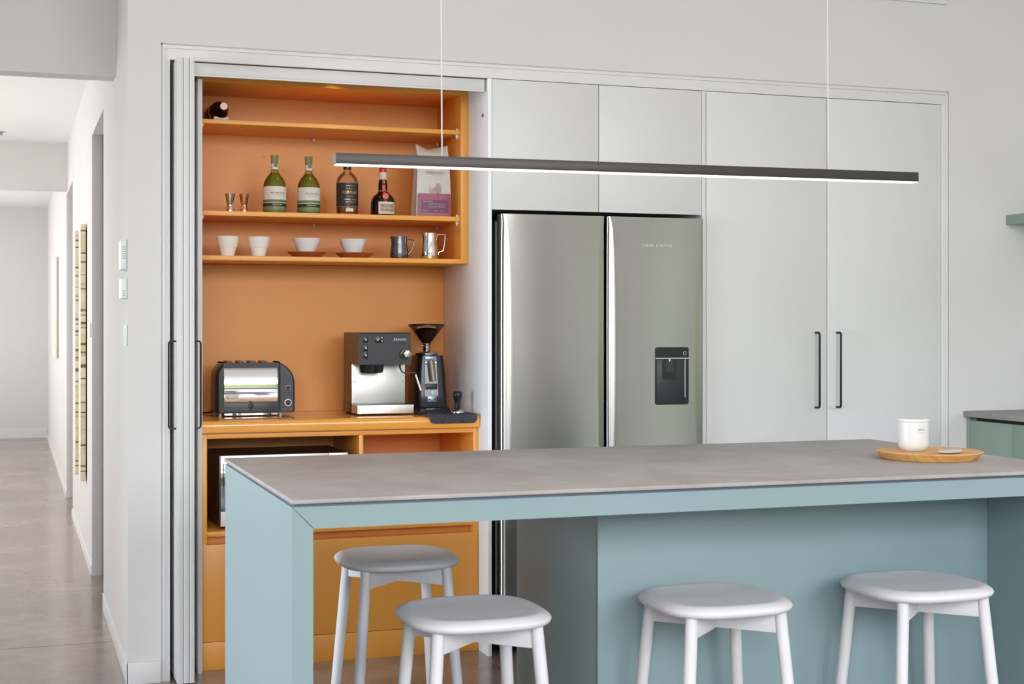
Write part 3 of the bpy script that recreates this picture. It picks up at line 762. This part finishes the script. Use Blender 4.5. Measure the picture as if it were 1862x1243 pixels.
part('cap_disc', lay(MB().lathe([(0, .3112), (.0150, .3112), (.0146, .3125), (0, .3127)], 0, 0, 28)), M['pinkcap'], wb_)
part('label', lay(MB().lathe([(.0391, .03), (.0393, .031), (.0393, .120), (.0391, .121)], 0, 0, 40)), M['blacklabel'], wb_)
cr = [(.781, S1), (.839, S1), (.839, S1 + .0205)]
for k in range(11):
    q = math.radians(27 - 54 * k / 10); cr.append((.811 + .0396 * math.sin(q), S1 + .0555 - .0396 * math.cos(q)))
cr.append((.781, S1 + .0205))
single('bottle_rest', MB().prism(cr, 'Y', .345, .375), M['restgrey'], 'small pale grey cradle under the lying wine bottle', 'bottle rest')

# cups
def cup(x, label):
    P = [(0, 0), (.0235, 0), (.0265, .002), (.0310, .018), (.0335, .034), (.0375, .0365), (.0405, .046), (.0445, .066), (.0465, .0805), (.0455, .0812), (.0445, .0805), (.0385, .045), (.029, .012), (0, .006)]
    single('tumbler', MB().lathe([(r, S3 + z) for r, z in P], x, SY, 48), M['cream_cer'], label, 'cup', 'handleless white cups on the lowest shelf', sharp=40)
cup(.836, 'leftmost stepped white handleless cup on the lowest shelf')
cup(.962, 'stepped white handleless cup beside the saucers on the lowest shelf')
def bowl(x, xs, la, lb_):
    single('saucer', MB().lathe([(0, S3), (.053, S3), (.056, S3 + .002), (.0790, S3 + .019), (.0802, S3 + .0215), (.0780, S3 + .0212), (.055, S3 + .0045), (0, S3 + .0045)], xs, SY, 56), M['terra'], lb_, 'saucer', 'red-brown saucers on the lowest shelf', sharp=50)
    zb = S3 + .0050
    P = [(0, 0), (.030, 0), (.0330, .002), (.0345, .016), (.0400, .030), (.0500, .052), (.0575, .070), (.0590, .0735), (.0580, .0742), (.0560, .072), (.044, .045), (.033, .022), (0, .016)]
    single('bowl', MB().lathe([(r, zb + z) for r, z in P], x, SY, 52), M['bowl_cer'], la, 'bowl', 'small white bowls on the lowest shelf', sharp=50)
bowl(1.161, 1.163, 'small white bowl on the left red-brown saucer', 'left red-brown saucer, next to the handleless cups')
bowl(1.357, 1.363, 'small white bowl on the right red-brown saucer', 'right red-brown saucer, next to the dark milk jug')
def jug(x, r0, r1, h, mat, label, cat, spout):
    j = thing('milk_jug', label, 'jug', (x, SY, S3))
    mb = MB(); seg = 40; rings = []
    prof = [(r0 * .95, 0), (r0, .003), (r0 * .985, h * .35), (r1 * 1.02, h * .65), (r1, h * .85), (r1 * 1.02, h)]
    prof_in = [(r1 * 1.02 - .0015, h), (r1 - .002, h * .8), (r0 - .003, h * .3), (r0 - .004, .004)]
    for r, z in prof + prof_in:
        rings.append([(x + (r + (spout * max(0, (z / h - .8) / .2) * max(0, -math.cos(t)) ** 12)) * math.cos(t), SY + r * math.sin(t), S3 + z) for t in [2 * PI * k / seg for k in range(seg)]])
    part('body', mb.loft(rings), mat, j, None, 50)
    return j
j1 = jug(1.557, .0385, .0335, .0945, M['gun'], 'small dark gunmetal milk jug on the lowest shelf', 'jug', .006)
hz = [(.030, .083), (.052, .083), (.0615, .081), (.0640, .075), (.0600, .050), (.052, .033), (.037, .018)]
part('handle', MB().tube([(1.557 + a_, SY, S3 + b_) for a_, b_ in hz], .0030, 10), M['gun'], j1)
j2 = jug(1.690, .0385, .0325, .1120, M['chrome'], 'tall polished steel milk jug at the right end of the lowest shelf', 'jug', .007)
hz = [(.033, .095), (.038, .108), (.058, .108), (.068, .106), (.070, .098), (.064, .050), (.059, .037), (.048, .034), (.041, .030), (.038, .018), (.037, .012)]
part('handle', MB().tube([(1.690 + a_, SY, S3 + b_) for a_, b_ in hz], .0028, 10), M['chrome'], j2)

# ------------------------------------------------------------------ bench things
BZ = .9755
# toaster
T = thing('toaster', 'black and chrome four-slot toaster at the left end of the pantry bench', 'toaster', (.95, .44, BZ))
ty0, ty1 = .340, .525
tz0, tz1 = BZ + .014, 1.200
full = rrect(.790, 1.113, tz0, tz1, (.012, .010, .092, .058), 10)
part('body', MB().prism(rrect(.8192, 1.0498, tz0, tz1 - .006, (.002, .002, .006, .004), 6), 'Y', ty0 + .012, ty1 - .01), M['black'], T)
def clip(pts, lo, hi): return [(min(max(px, lo), hi), pz) for px, pz in pts]
def casting(lo, hi):
    pts = clip(full, lo, hi); out = []
    for p in pts:
        if not out or (abs(p[0] - out[-1][0]) + abs(p[1] - out[-1][1])) > 1e-5: out.append(p)
    mb = MB(); xs_c = .951; zs_c = (tz0 + tz1) / 2
    rings = []
    for yy_, s in ((ty0, .940), (ty0 + .006, .972), (ty0 + .02, 1.0), (ty1 - .02, 1.0), (ty1, .96)):
        rings.append([(min(max(xs_c + (p[0] - xs_c) * s, lo), hi), yy_, zs_c + (p[1] - zs_c) * (1 - (1 - s) * .6)) for p in out])
    return mb.loft(rings)
part('end_casting', casting(.785, .819), M['black'], T, None, 30)
ec = part('end_casting', casting(1.050, 1.120), M['slate'], T, None, 30)
cp = [(ty0 + .003, 1.036), (ty0 - .003, 1.060), (ty0 - .006, 1.090), (ty0 - .005, 1.120), (ty0 + .001, 1.150), (ty0 + .010, 1.172), (ty0 + .022, 1.187), (ty0 + .030, 1.189), (ty0 + .030, 1.036)]
part('chrome_panel', MB().prism(cp, 'X', .8205, 1.0385), M['chrome'], T, None, 40)
part('lower_panel', MB().box(.8195, 1.0395, ty0 + .001, ty0 + .02, tz0 + .004, 1.0345, .001), M['slate'], T)
part('crumb_tray', MB().box(.822, 1.037, ty0 - .002, ty0 + .10, BZ + .006, BZ + .0145, .001), M['chrome'], T)
part('tray_clip', MB().box(.853, .870, ty0 - .005, ty0 + .004, BZ + .003, BZ + .016, .001).box(.995, 1.012, ty0 - .005, ty0 + .004, BZ + .003, BZ + .016, .001), M['black'], T)
part('lever', MB().cyl((.930, ty0 + .002, 1.0225), .0105, -.012, 'Y', 20).box(.928, .932, ty0 - .010, ty0 - .004, 1.000, 1.0225), M['black'], T)
part('badge', MB().box(.823, .880, ty0 - .0045, ty0 - .0010, 1.0420, 1.0655, .0005).text('Dualit', .852, 1.056, ty0 - .0062, .046, .011), M['paper'], T)
part('lettering', MB().text('Dualit', .853, 1.0535, ty0 - .0053, .044, .0105), M['ink'], T)
for zc, rr_ in ((1.092, .0105), (1.031, .0135)):
    part('dial', MB().cyl((1.082, ty0 + .002, zc), rr_ * .80, -.011, 'Y', 24).box(1.080, 1.084, ty0 - .013, ty0 - .008, zc - rr_ * .72, zc + rr_ * .72), M['black'], T)
    rg = MB()
    for k in range(10):
        if rr_ < .012 and k in (4, 5): continue
        aa = PI / 2 + 2 * PI * k / 10
        rg.box(1.082 + rr_ * math.cos(aa) - .0014, 1.082 + rr_ * math.cos(aa) + .0014, ty0 - .0015, ty0 + .002, zc + rr_ * math.sin(aa) - .0014, zc + rr_ * math.sin(aa) + .0014)
    if rr_ > .012:
        rg.prism([(1.082 + (rr_ + .0016) * math.cos(q), zc + (rr_ + .0016) * math.sin(q)) for q in [2 * PI * k / 32 for k in range(32)]], 'Y', ty0 - .0010, ty0 + .002)
    part('dial_markings', rg, M['whiteink'], T)
part('indicator_lamp', MB().cyl((1.082, ty0 + .001, 1.1105), .0025, -.003, 'Y', 12).cyl((1.082, ty0 + .001, 1.056), .0018, -.003, 'Y', 12), M['red'], T)
for k in range(4):
    sx_ = .848 + k * .048
    part('slot_rim', MB().prism(rrect(sx_ - .011, sx_ + .011, tz1 - .0055, tz1 + .0030, (.001, .001, .004, .004), 3), 'Y', ty0 + .035, ty1 - .03), M['brown'], T)
for fx in (.806, 1.052):
    for fy in (ty0 + .012, ty1 - .02):
        part('foot', MB().cyl((fx, fy, BZ), .006, .014, 'Z', 14), M['gplastic'], T)
part('power_cord', MB().tube([(.812, .535, 1.0), (.795, .56, .985), (.77, .585, .980), (.735, .61, .980), (.71, .615, .980)], .0035, 8), M['black'], T)

# coffee machine
K = thing('espresso_machine', 'dark espresso machine with steel front and drip tray on the pantry bench', 'coffee machine', (1.465, .36, BZ))
kx0, kx1 = 1.352, 1.577
ky0, ky1 = .228, .500
hs = part('housing', MB().prism([(ky0, 1.187), (ky1, 1.187), (ky1, 1.319), (ky0 + .004, 1.319), (ky0, 1.314)], 'X', kx0 + .0035, kx1 - .0035), M['char'], K, 'charcoal upper housing')
part('side_shell', MB().box(kx0, kx0 + .0032, ky0 + .001, ky1, 1.187, 1.3185).box(kx0, kx0 + .0032, .338, ky1, 1.022, 1.187), M['brown'], K)
part('side_shell', MB().box(kx1 - .0032, kx1, ky0 + .001, ky1, 1.187, 1.3185).box(kx1 - .0032, kx1, .338, ky1, 1.022, 1.187), M['brown'], K)
part('lower_body', MB().box(kx0 + .0035, kx1 - .0035, .342, ky1, 1.022, 1.1865), M['brown'], K)
ss = part('front_panel', MB().box(kx0 - .003, kx1 + .0015, .3365, .3415, 1.0215, 1.1865, .0008), M['steel2'], K, 'flat brushed steel panel')
part('screw', MB().cyl((1.362, .3363, 1.113), .004, -.002, 'Y', 14), M['screw'], ss)
part('screw', MB().cyl((1.568, .3363, 1.113), .004, -.002, 'Y', 14), M['screw'], ss)
part('drip_tray', MB().box(1.348, 1.588, ky0, .3355, .9835, 1.0195, .0015), M['steel2'], K)
part('tray_grate', MB().box(1.353, 1.583, ky0 + .006, .334, 1.0196, 1.0212), M['blackm'], K)
part('base', MB().box(kx0 - .003, kx1 + .003, .337, ky1, .9835, 1.0215, .001), M['brown'], K)
for fx in (1.366, 1.566):
    for fy in (.262, .48): part('foot', MB().cyl((fx, fy, BZ), .008, .0085, 'Z', 14), M['black'], K)
part('group_head', MB().lathe([(0, 1.1520), (.045, 1.1520), (.048, 1.155), (.0535, 1.1865), (0, 1.1865)], 1.421, .285, 36), M['black'], K)
for zc in (1.291, 1.256, 1.226):
    sw = part('switch', MB().box(1.3735, 1.3925, ky0 - .0035, ky0 + .001, zc - .0125, zc + .0125, .001), M['black'], hs)
    part('icon', MB().cyl((1.3835, ky0 - .0036, zc - .001), .0035, -.0006, 'Y', 12), M['whiteink'], sw)
sw = part('switch', MB().box(1.4235, 1.4585, ky0 - .0030, ky0 + .001, 1.277, 1.305, .001), M['black'], hs)
part('icon', MB().cyl((1.434, ky0 - .0031, 1.289), .0035, -.0006, 'Y', 12).cyl((1.4515, ky0 - .0031, 1.298), .003, -.0014, 'Y', 12), M['whiteink'], sw)
part('lamp', MB().cyl((1.4515, ky0 - .0031, 1.284), .003, -.0014, 'Y', 12), M['copper'], sw)
part('lettering', MB().text('RANCILIO', 1.5345, 1.290, ky0 - .0006, .044, .0095).text('X', 1.5055, 1.290, ky0 - .0006, .010, .011), M['whiteink'], hs)
kn = part('steam_knob', MB().cyl((1.5485, ky0 + .002, 1.2305), .0215, -.014, 'Y', 28), M['black'], hs)
kb = MB()
rings = []
for s, yy_ in ((1, -.012), (1, -.030), (.86, -.036), (.1, -.037)):
    rings.append([(1.5525 + .0165 * s * (1 + .07 * math.cos(6 * q)) * math.cos(q), ky0 + yy_, 1.2305 + .0165 * s * (1 + .07 * math.cos(6 * q)) * math.sin(q)) for q in [2 * PI * k / 48 for k in range(48)]])
part('knob_grip', kb.loft(rings), M['chrome'], kn, None, 40)
part('steam_wand', MB().tube([(1.540, .275, 1.187), (1.540, .270, 1.170), (1.548, .266, 1.154), (1.562, .262, 1.149), (1.578, .258, 1.150), (1.592, .254, 1.152)], .0036, 10), M['blackm'], K)
part('wand_joint', MB().tube([(1.582, .256, 1.151), (1.598, .252, 1.151), (1.604, .250, 1.144)], .0062, 12), M['black'], K)
part('wand_tip', MB().tube([(1.601, .251, 1.147), (1.612, .247, 1.112), (1.623, .243, 1.077)], [.0042, .0048, .0052], 12), M['steel2'], K)

# grinder
G = thing('coffee_grinder', 'black coffee grinder with a cone hopper of beans beside the espresso machine', 'coffee grinder', (1.708, .44, BZ))
def rr3(x0, x1, y0, y1, r, z): return [(p[0], p[1], z) for p in rrect(x0, x1, y0, y1, r, 5)]
secs = [(.140, .19, .999), (.134, .178, 1.006), (.132, .165, 1.06), (.124, .155, 1.14), (.116, .148, 1.19), (.108, .142, 1.219)]
part('body', MB().loft([rr3(1.708 - w / 2, 1.708 + w / 2, .445 - d / 2, .445 + d / 2, .022, z) for w, d, z in secs]), M['black'], G, None, 40)
part('base', MB().loft([rr3(1.708 - .069, 1.708 + .072, .335, .54, .012, z) for z in (BZ + .002, BZ + .018)] + [rr3(1.708 - .065, 1.708 + .068, .340, .54, .012, BZ + .0228)]), M['black'], G)
part('grounds_tray', MB().box(1.668, 1.742, .328, .345, BZ + .006, BZ + .022, .002), M['blackm'], G)
part('collar', MB().lathe([(0, 1.2195), (.050, 1.2195), (.051, 1.224), (.051, 1.230), (.046, 1.236), (0, 1.236)], 1.702, .44, 36), M['jigger'], G)
part('neck', MB().lathe([(.016, 1.2365), (.0165, 1.238), (.0165, 1.262), (.0150, 1.264), (.0150, 1.270)], 1.702, .44, 24), M['jigger'], G)
part('hopper_screw', MB().cyl((1.683, .425, 1.262), .0045, -.012, 'X', 14), M['chrome'], G)
part('hopper', MB().lathe([(.0155, 1.258), (.0175, 1.268), (.0740, 1.344)], 1.702, .44, 48), M['hopglass'], G)
part('hopper_lid', MB().lathe([(0, 1.3442), (.077, 1.3442), (.0785, 1.346), (.0785, 1.352), (.076, 1.3548), (.03, 1.3568), (0, 1.357)], 1.702, .44, 48), M['black'], G)
fy = .345
def fyz(z): return .445 - (.178 + (.142 - .178) * (z - 1.006) / .213) / 2 - .001
fpl = MB()
vs = [fpl.bm.verts.new(p) for p in ((1.672, fyz(1.045) - .002, 1.045), (1.732, fyz(1.045) - .002, 1.045), (1.726, fyz(1.215) - .002, 1.215), (1.676, fyz(1.215) - .002, 1.215))]
fpl.bm.faces.new(vs)
fpt = part('front_plate', fpl, M['gun'], G)
part('plate_badge', MB().box(1.677, 1.725, fyz(1.205) - .005, fyz(1.205) - .001, 1.198, 1.216, .001), M['blueplate'], G)
part('chute', MB().tube([(1.700, fyz(1.19) - .006, 1.196), (1.7045, fyz(1.15) - .013, 1.150), (1.708, fyz(1.11) - .015, 1.112)], [.0155, .0140, .0125], 16), M['dull'], G)
part('chute_bracket', MB().box(1.676, 1.684, fyz(1.19) - .010, fyz(1.19), 1.184, 1.193, .001).box(1.718, 1.726, fyz(1.19) - .010, fyz(1.19), 1.184, 1.193, .001), M['chrome'], G)
part('fork', MB().box(1.675, 1.728, fyz(1.09) - .006, fyz(1.09), 1.075, 1.100, .002), M['char'], G)
part('button', MB().cyl((1.703, fyz(1.06) - .002, 1.061), .009, -.005, 'Y', 18), M['paper'], G)
swp = part('switch_plate', MB().box(1.683, 1.723, fyz(1.035) - .005, fyz(1.035), 1.022, 1.046, .001), M['blueplate'], G)
part('screw', MB().cyl((1.690, fyz(1.035) - .0052, 1.034), .0035, -.001, 'Y', 10).cyl((1.716, fyz(1.035) - .0052, 1.034), .0035, -.001, 'Y', 10), M['black'], swp)
single('coffee_beans', MB().lathe([(0, 1.2715), (.0150, 1.2715), (.0330, 1.297), (.0520, 1.326), (.044, 1.334), (.020, 1.339), (0, 1.340)], 1.702, .44, 40), M['bean'],
       'dark roasted coffee beans filling the clear grinder hopper', 'coffee beans', kind='stuff', sharp=60)

# tamping mat and tamper
mt = thing('tamping_mat', 'black rubber tamping mat folded over the right front edge of the bench', 'mat', (1.72, .2, BZ))
part('mat_top', MB().prism(rrect(1.604, 1.824, .0985, .300, .012, 4), 'Z', BZ + .0004, BZ + .0075), M['rubber'], mt)
part('mat_flap', MB().prism(rrect(1.622, 1.8225, .9470, BZ + .0072, (.018, .018, .004, .004), 6), 'Y', .0935, .0982), M['rubber'], mt)
part('mat_rib', MB().box(1.668, 1.680, .0905, .0934, .949, BZ + .006, .001).box(1.752, 1.764, .0905, .0934, .949, BZ + .006, .001), M['rubber'], mt)
part('mat_rim', MB().box(1.61, 1.818, .100, .106, BZ + .0076, BZ + .0105, .001).box(1.61, 1.818, .288, .294, BZ + .0076, BZ + .0105, .001), M['rubber'], mt)
tp = thing('tamper', 'black-handled steel coffee tamper standing on the tamping mat', 'tamper', (1.767, .19, BZ + .0078))
q = BZ + .0078
part('base', MB().lathe([(0, q), (.028, q), (.029, q + .001), (.029, q + .006), (.027, q + .009), (.016, q + .016), (0, q + .0165)], 1.767, .19, 36), M['jigger'], tp)
part('handle', MB().lathe([(.0120, q + .0168), (.0125, q + .02), (.0115, q + .035), (.0135, q + .052), (.0190, q + .066), (.0212, q + .076), (.0195, q + .085), (.013, q + .0905), (0, q + .092)], 1.767, .19, 36), M['black'], tp, None, 60)

# microwave
O = thing('microwave', 'black and silver microwave oven in the left niche under the pantry bench', 'microwave', (1.037, .36, .5397))
part('shell', MB().box(.780, 1.294, .186, .540, .5535, .8335, .002), M['brown'], O)
part('front_edge', MB().box(.7785, 1.2955, .174, .1855, .553, .8345, .001), M['black'], O)
dm = part('door', MB().box(.783, 1.2145, .166, .1738, .5545, .8330, .001), M['steel2'], O)
part('window', MB().box(.783, 1.2145, .1645, .1659, .6130, .8020, .0005), M['blackglass'], dm)
part('control_panel', MB().box(1.2165, 1.2945, .166, .1738, .5545, .8330, .001), M['steel2'], O)
for fx in (.83, 1.25):
    for fy in (.21, .51): part('foot', MB().cyl((fx, fy, .5398), .010, .0135, 'Z', 14), M['black'], O)

# ------------------------------------------------------------------ wall controls and paintings
def control(name, label, cat, y0, y1, z0, z1, t, vents=False):
    c = thing(name, label, cat, (WX, (y0 + y1) / 2, z0))
    part('cover', MB().box(WX - t, WX - .0005, y0, y1, z0, z1, .0025), M['wplastic'], c)
    if vents:
        v = MB()
        for k in range(6): v.box(WX - t * .85, WX - t * .25, y0 - .0008, y0 + .001, z0 + .040 + k * .0085, z0 + .0435 + k * .0085)
        part('vent_slots', v, M['gplastic'], c)
        part('backplate', MB().box(WX - .003, WX - .0002, y0 - .006, y1 + .006, z0 - .005, z1 + .003), M['gplastic'], c)
    return c
control('thermostat', 'upper white control box with vent slots on the hallway corner', 'thermostat', .012, .130, 1.560, 1.670, .024, True)
c2 = control('switch_panel', 'square white control box below the vented one on the hallway corner', 'wall control', .012, .150, 1.450, 1.526, .022)
lg = MB()
for k in range(3): lg.box(WX - .017, WX - .009, .0112, .013, 1.460 + k * .008, 1.4645 + k * .008)
part('buttons', lg, M['gplastic'], c2)
c3 = control('light_switch', 'slim white light switch lowest on the hallway corner', 'light switch', .008, .070, 1.272, 1.352, .008)
part('rocker', MB().box(WX - .0105, WX - .0082, .020, .036, 1.285, 1.340, .001).box(WX - .0105, WX - .0082, .044, .060, 1.285, 1.340, .001), M['wplastic'], c3)
c4 = control('light_switch', 'small white light switch on the hallway wall between doorway and painting', 'light switch', 2.60, 2.68, 1.285, 1.36, .010)
part('rocker', MB().box(WX - .0125, WX - .0102, 2.62, 2.66, 1.30, 1.345, .001), M['wplastic'], c4)
def canvas(name, label, y0, y1, z0, z1, xf, xb, edge, face):
    c = thing(name, label, 'painting', (WX, (y0 + y1) / 2, z0))
    part('canvas_side', MB().box(xf + .001, xb, y0, y1, z0, z1, .0008), edge, c)
    part('canvas_face', MB().box(xf - .0005, xf + .0009, y0 + .002, y1, z0 + .001, z1 - .001), face, c)
    part('mount', MB().box(xb + .0002, WX - .0002, y0 + .03, y1 - .03, z0 + .03, z1 - .03), M['dark'], c)  # mount coloured black so the gap behind the canvas reads as shade
canvas('canvas_painting', 'tall narrow birch-bark canvas on the hallway wall nearest the kitchen', 3.080, 3.300, .452, 1.930, .379, .408, M['bark'], M['canvasface'])
canvas('canvas_painting', 'tall narrow birch-bark canvas farther along the hallway wall', 3.985, 4.230, .402, 1.950, .385, .408, M['bark'], M['canvasface'])
canvas('framed_picture', 'small pale picture with gilt edge far down the hallway wall', 8.40, 9.40, 1.045, 1.98, .390, .412, M['farside'], M['canvasface'])
sd = thing('smoke_detector', 'small pale round fitting on the hallway ceiling', 'smoke detector', (-.115, 5.60, 2.73))
part('housing', MB().lathe([(0, 2.732), (.045, 2.732), (.058, 2.738), (.062, 2.7565), (0, 2.7565)], -.115, 5.60, 32), M['gplastic'], sd)

# ------------------------------------------------------------------ light
def area(name, loc, rot, sx, sy, power, col):
    l = bpy.data.lights.new(name, 'AREA'); l.shape = 'RECTANGLE'; l.size = sx; l.size_y = sy; l.energy = power; l.color = col
    o = bpy.data.objects.new(name, l); COL.objects.link(o); o.location = loc; o.rotation_euler = rot; return o
area('window_daylight', (.8, -8.0, 2.58), (math.radians(83), 0, 0), 6.0, 1.5, 268, (.985, .972, 1.0))  # area lamp added outside the unseen rear windows in place of sky
lw = area('left_daylight_fill', (-4.95, -1.9, 1.1), (math.radians(90), 0, math.radians(-90)), 2.2, 1.6, 46, (.78, .90, 1.0)); lw.data.spread = math.radians(62)  # unseen lamp added for left daylight, beam narrowed towards the island leg
area('ceiling_fill', (.9, -3.6, CZ - .02), (0, 0, 0), 5.5, 4.5, 20, (1, .92, .84))  # unseen broad lamp added below the ceiling as supplementary fill
area('hall_fill', (-1.42, 4.0, 1.5), (math.radians(90), 0, math.radians(-90)), 5.6, 2.0, 77, (1, .99, .985))  # fill lamp added by the solid hall wall to brighten the corridor
area('far_hall_fill', (-1.42, 9.5, 1.5), (math.radians(90), 0, math.radians(-90)), 5.6, 2.0, 72, (.98, .99, 1))  # second unseen fill lamp, added for the far half of the corridor
p = bpy.data.lights.new('pantry_downlight', 'SPOT'); p.energy = .8; p.color = (1, .86, .62); p.spot_size = math.radians(130); p.spot_blend = .6; p.shadow_soft_size = .02
po = bpy.data.objects.new('pantry_downlight', p); COL.objects.link(po); po.location = (1.255, .215, 2.340); po.rotation_euler = (math.radians(12), 0, 0)

wd_ = bpy.data.worlds.new('garden_sky'); sc.world = wd_; wd_.use_nodes = True
nt = wd_.node_tree; N, L = nt.nodes, nt.links
bgn = N['Background']
tcn = N.new('ShaderNodeTexCoord'); spn = N.new('ShaderNodeSeparateXYZ'); L.new(tcn.outputs['Generated'], spn.inputs[0])
nz = N.new('ShaderNodeTexNoise'); nz.inputs['Scale'].default_value = 9; nz.inputs['Detail'].default_value = 6; L.new(tcn.outputs['Generated'], nz.inputs['Vector'])
ma = N.new('ShaderNodeMath'); ma.operation = 'MULTIPLY_ADD'; ma.inputs[1].default_value = .07; L.new(nz.outputs['Fac'], ma.inputs[0])
mx_ = N.new('ShaderNodeMath'); mx_.operation = 'MAXIMUM'; mx_.inputs[1].default_value = 0; L.new(spn.outputs['X'], mx_.inputs[0])
mt_ = N.new('ShaderNodeMath'); mt_.operation = 'MULTIPLY_ADD'; mt_.inputs[1].default_value = -.22; L.new(mx_.outputs[0], mt_.inputs[0]); L.new(spn.outputs['Z'], mt_.inputs[2])
L.new(mt_.outputs[0], ma.inputs[2])
mr = N.new('ShaderNodeMapRange'); mr.inputs['From Min'].default_value = -.5; mr.inputs['From Max'].default_value = .5; L.new(ma.outputs[0], mr.inputs['Value'])
rp = N.new('ShaderNodeValToRGB'); L.new(mr.outputs[0], rp.inputs['Fac'])
stops = [(0, (.42, .40, .36)), (.30, (.42, .41, .36)), (.40, (.34, .40, .22)), (.515, (.30, .36, .15)), (.575, (.40, .46, .24)), (.60, (1.5, 1.65, 1.8)), (1, (1.0, 1.3, 1.75))]
el = rp.color_ramp.elements
while len(el) < len(stops): el.new(.5)
for e, (pos, c) in zip(el, stops): e.position = pos; e.color = (*c, 1)
L.new(rp.outputs[0], bgn.inputs['Color']); bgn.inputs['Strength'].default_value = 2.3

# ------------------------------------------------------------------ camera
cam = bpy.data.cameras.new('camera'); co = bpy.data.objects.new('camera', cam); COL.objects.link(co)
cam.sensor_width = 36; cam.lens = 2645.7 * 36 / 1862; cam.shift_y = (590.9 - 621.5) / 1862
co.location = (0, -5.64, 1.35); co.rotation_euler = (PI / 2, 0, -math.radians(19.005))
cam.clip_start = .05
cam.dof.use_dof = True; cam.dof.focus_distance = 5.9; cam.dof.aperture_fstop = 8.0
sc.camera = co
sc.view_settings.view_transform = 'Standard'; sc.view_settings.look = 'None'; sc.view_settings.exposure = 0; sc.view_settings.gamma = 1
sc.cycles.max_bounces = 8; sc.cycles.diffuse_bounces = 5; sc.cycles.transparent_max_bounces = 12
sc.cycles.sample_clamp_indirect = 6
